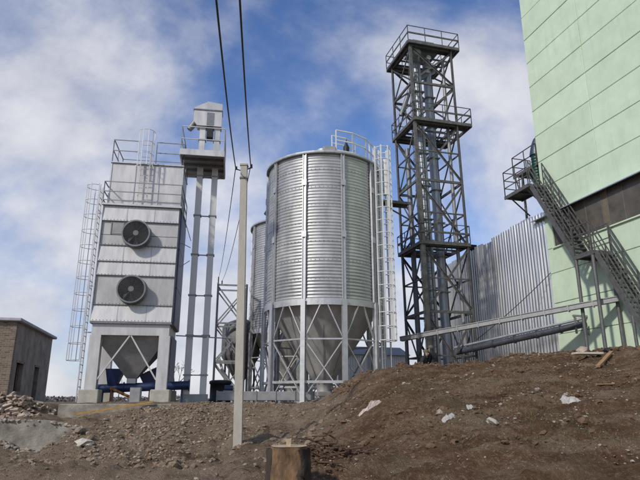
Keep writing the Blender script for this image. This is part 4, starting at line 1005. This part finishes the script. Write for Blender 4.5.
def hit(u, v):     # walk a sight line out to the slope, to set litter down where the photograph has it
    th = R(16); dx, dy, dz = u - 320, 560 * math.cos(th) - (240 - v) * math.sin(th), 560 * math.sin(th) + (240 - v) * math.cos(th); y = 6.
    while y < 40:
        if 1.6 + dz / dy * y < H(dx / dy * y, y): break
        y += .05
    return dx / dy * y, y
for u, v, a, b, h, m_, lb, cat, rz in ((370, 409, .30, .13, .16, 'plastic_pink', 'crumpled pinkish plastic sheet lying on the mound', 'plastic sheet', .5),
        (448, 418, .14, .06, .06, 'plastic_white', 'small white plastic scrap beside the pinkish sheet', 'plastic scrap', .3), (470, 409, .07, .05, .05, 'plastic_white', 'tiny white paper scrap higher on the mound', 'paper scrap', .1),
        (571, 402, .20, .09, .13, 'plastic_white', 'crumpled white plastic bag on the mound below the staircase', 'plastic bag', -.1)):
    x, y = hit(u, v); crumple('litter_' + cat.replace(' ', '_').replace('litter_', ''), x, y, a, b, h, m_, lb, cat, int(u), rz).name = cat.replace(' ', '_')
def stone_at(u, v, r_, label, m_='stone_pale', flat=.6, name='boulder', cat='stone'):
    x, y = hit(u, v); mb = MB().blob((0, 0, 0), r_, int(u * 7 + v), flat).blob((r_ * .35, r_ * .1, -.02), r_ * .7, int(u * 3 + v), flat).blob((-r_ * .3, -r_ * .1, -.02), r_ * .65, int(u + v), flat); o = mb.build(name, m_, None, (x, y, H(x, y) + r_ * .12), u); tag(o, label, cat)
stone_at(86, 444, .24, 'pale flat stone on the dirt below the dryer slab')
stone_at(80, 432, .17, 'brown stone just above the pale flat stone', 'stone')
stone_at(440, 414, .10, 'small grey stone near the white scrap on the mound', 'stone')
stone_at(538, 391, .12, 'round grey stone uphill from the white plastic bag', 'stone')
stone_at(492, 424, .13, 'light stone low on the mound below the tower', 'stone_pale')
stone_at(583, 352, .20, 'dark red broken brick lump on the mound crest by the staircase posts', 'rubble_brick', .8, 'brick_lump', 'brick')
stone_at(608, 352, .16, 'black lump on the mound crest between the staircase posts', 'black', .8, 'dark_lump', 'lump')
x, y = hit(588, 357); tag(MB().bbox(-.45, .45, -.16, .16, 0, .07, .015).build('concrete_piece', 'stone_pale', None, (x, y, H(x, y) + .04), .1), 'flat pale concrete piece lying on the mound crest', 'concrete piece')
x, y = hit(598, 368); x2, y2 = hit(612, 355)
tag(MB().beam((x, y, H(x, y) + .03), (x2, y2, H(x2, y2) + .10), .11, .05).build('plank', 'plank'), 'orange-brown wooden plank lying up the mound towards its crest', 'plank')
x, y = hit(606, 386); tag(MB().beam((x - .22, y, H(x - .22, y) + .04), (x + .22, y + .1, H(x + .22, y + .1) + .03), .07, .03).build('board_offcut', 'plank'), 'short pale board offcut on the mound above the plastic bag', 'board')

# ------------------------------------------------------------ people behind the mound
def person(label, x, y, rz, lean, arm):
    z = H(x, y); t = thing('person', label, 'person', (x, y, z), rz)
    me = bpy.data.meshes.new('body'); k = V((0, lean, 0))
    P = [(0, 0, .95), (0, -.02, 1.15), (0, -.04 - lean * .5, 1.38), (0, -.05 - lean, 1.50), (0, -.08 - lean, 1.60), (0, -.09 - lean, 1.70),
         (-.19, -.04 - lean * .8, 1.42), (-.27, -.02 - lean * .4, 1.14), (-.23, -.20 - arm, 1.0 + arm), (.19, -.04 - lean * .8, 1.42), (.27, -.02 - lean * .4, 1.14), (.23, -.20 - arm, 1.0 + arm),
         (-.10, 0, .90), (-.11, -.02, .50), (-.12, 0, .08), (-.12, -.14, .04), (.10, 0, .90), (.11, -.02, .50), (.12, 0, .08), (.12, -.14, .04)]
    E_ = [(0, 1), (1, 2), (2, 3), (3, 4), (4, 5), (2, 6), (6, 7), (7, 8), (2, 9), (9, 10), (10, 11), (0, 12), (12, 13), (13, 14), (14, 15), (0, 16), (16, 17), (17, 18), (18, 19)]
    rad = [.17, .17, .19, .075, .095, .085, .09, .065, .045, .09, .065, .045, .11, .08, .06, .045, .11, .08, .06, .045]
    me.from_pydata(P, E_, []); o = bpy.data.objects.new('body', me); COL.objects.link(o); o.parent = t; me.materials.append(MATS['jacket'])
    o.modifiers.new('skin', 'SKIN'); me.skin_vertices[0].data[0].use_root = True
    for v_, r_ in zip(me.skin_vertices[0].data, rad): v_.radius = (r_, r_ * .85)
    s_ = o.modifiers.new('sub', 'SUBSURF'); s_.levels = 2; s_.render_levels = 2
    hc = V((0, -.10 - lean, 1.64)); f_ = MB()
    prof = [(.012, -.135), (.05, -.125), (.072, -.07), (.082, 0), (.085, .05), (.07, .095), (.02, .12)]
    f_.rev(prof, 16); f_.v = [(p[0] + hc.x, p[1] * 1.18 + hc.y - .012, p[2] + hc.z) for p in f_.v]
    f_.hexa([(hc.x - .016, hc.y - .13, hc.z - .045), (hc.x + .016, hc.y - .13, hc.z - .045), (hc.x + .016, hc.y - .09, hc.z - .045), (hc.x - .016, hc.y - .09, hc.z - .045), (hc.x - .008, hc.y - .115, hc.z + .02), (hc.x + .008, hc.y - .115, hc.z + .02), (hc.x + .008, hc.y - .09, hc.z + .02), (hc.x - .008, hc.y - .09, hc.z + .02)])
    f_.build('face', 'skin', t)
    c_ = MB().rev([(.105, .03), (.108, .07), (.09, .13), (.04, .155), (.005, .16)], 16); c_.v = [(p[0] + hc.x, p[1] * 1.15 + hc.y, p[2] + hc.z) for p in c_.v]
    c_.hexa([(hc.x - .08, hc.y - .20, hc.z + .03), (hc.x + .08, hc.y - .20, hc.z + .03), (hc.x + .09, hc.y - .1, hc.z + .045), (hc.x - .09, hc.y - .1, hc.z + .045), (hc.x - .08, hc.y - .20, hc.z + .04), (hc.x + .08, hc.y - .20, hc.z + .04), (hc.x + .09, hc.y - .1, hc.z + .06), (hc.x - .09, hc.y - .1, hc.z + .06)])
    c_.build('cap', 'cap', t)
    for sxx in (-1, 1):
        h_ = MB(); b0 = V((.23 * sxx, -.20 - arm, 1.0 + arm)); h_.blob(b0 + V((0, -.04, -.01)), .055, 3, .8)
        for q in range(4): h_.tube(b0 + V(((q - 1.5) * .02, -.07, -.01)), b0 + V(((q - 1.5) * .022, -.13 + abs(q - 1.3) * .01, -.035)), .009, .008, 6)
        h_.tube(b0 + V((-.03 * sxx, -.04, 0)), b0 + V((-.055 * sxx, -.09, -.01)), .010, .009, 6); h_.build('hand', 'skin', t)
person('person in dark jacket and cap bending slightly below the grey trough conveyor', 4.20, 23.6, R(60), .10, 0)
person('person in black jacket and cap standing upright against the tower leg', 4.72, 23.8, R(-140), .0, .12)

# ------------------------------------------------------------ far trees
def bare_tree(x, y, h, seed, label):
    t = thing('bare_tree', label, 'tree', (x, y, H(x, y) - .1), 0, 'bare trees on the skyline'); rs = random.Random(seed); tk = MB(); cr = MB()
    def grow(p, d, l, r, n):
        q = p + d * l; (tk if n > 3 else cr).tube(p, q, r, r * .7, 5, False)
        if n == 0: return
        for _ in range(3 if n < 4 else 2):
            e = (d + V((rs.gauss(0, .42), rs.gauss(0, .42), rs.gauss(.08, .2)))).normalized(); grow(p.lerp(q, rs.uniform(.65, 1)), e, l * rs.uniform(.62, .85), r * .62, n - 1)
    grow(V((0, 0, 0)), V((0, 0, 1)), h * .28, h * .022, 6); tk.build('trunk', 'twig', t); cr.build('crown', 'twig', t)
bare_tree(-16.6, 66, 6.2, 1, 'small bare tree seen between dryer leg and twin-leg elevator')
bare_tree(-20.6, 70, 5.0, 2, 'small bare bush seen through the dryer legs')
bare_tree(-52, 150, 7.5, 4, 'far bare tree on the skyline between hut and dryer')
tl = MB(); rs = random.Random(8)
for i in range(26000):
    x = rs.uniform(-190, 120); y = rs.uniform(255, 300); h_ = 2.6 + 2.0 * noise.noise(V((x * .05, 0, 0))) ; z0 = ground(x, y); c = V((x, y, z0 + rs.random() ** 2 * h_)); s_ = rs.uniform(.4, .9)
    u = V((rs.gauss(0, 1), rs.gauss(0, 1), rs.gauss(0, 1))).normalized() * s_; w = V((rs.gauss(0, 1), rs.gauss(0, 1), rs.gauss(0, 1))).normalized() * s_; tl.add([c - u, c + w, c + u], [(0, 1, 2)])
tag(tl.build('far_woodland', 'trees_far'), 'dark line of distant bare woodland on the horizon', 'woodland', kind='stuff')
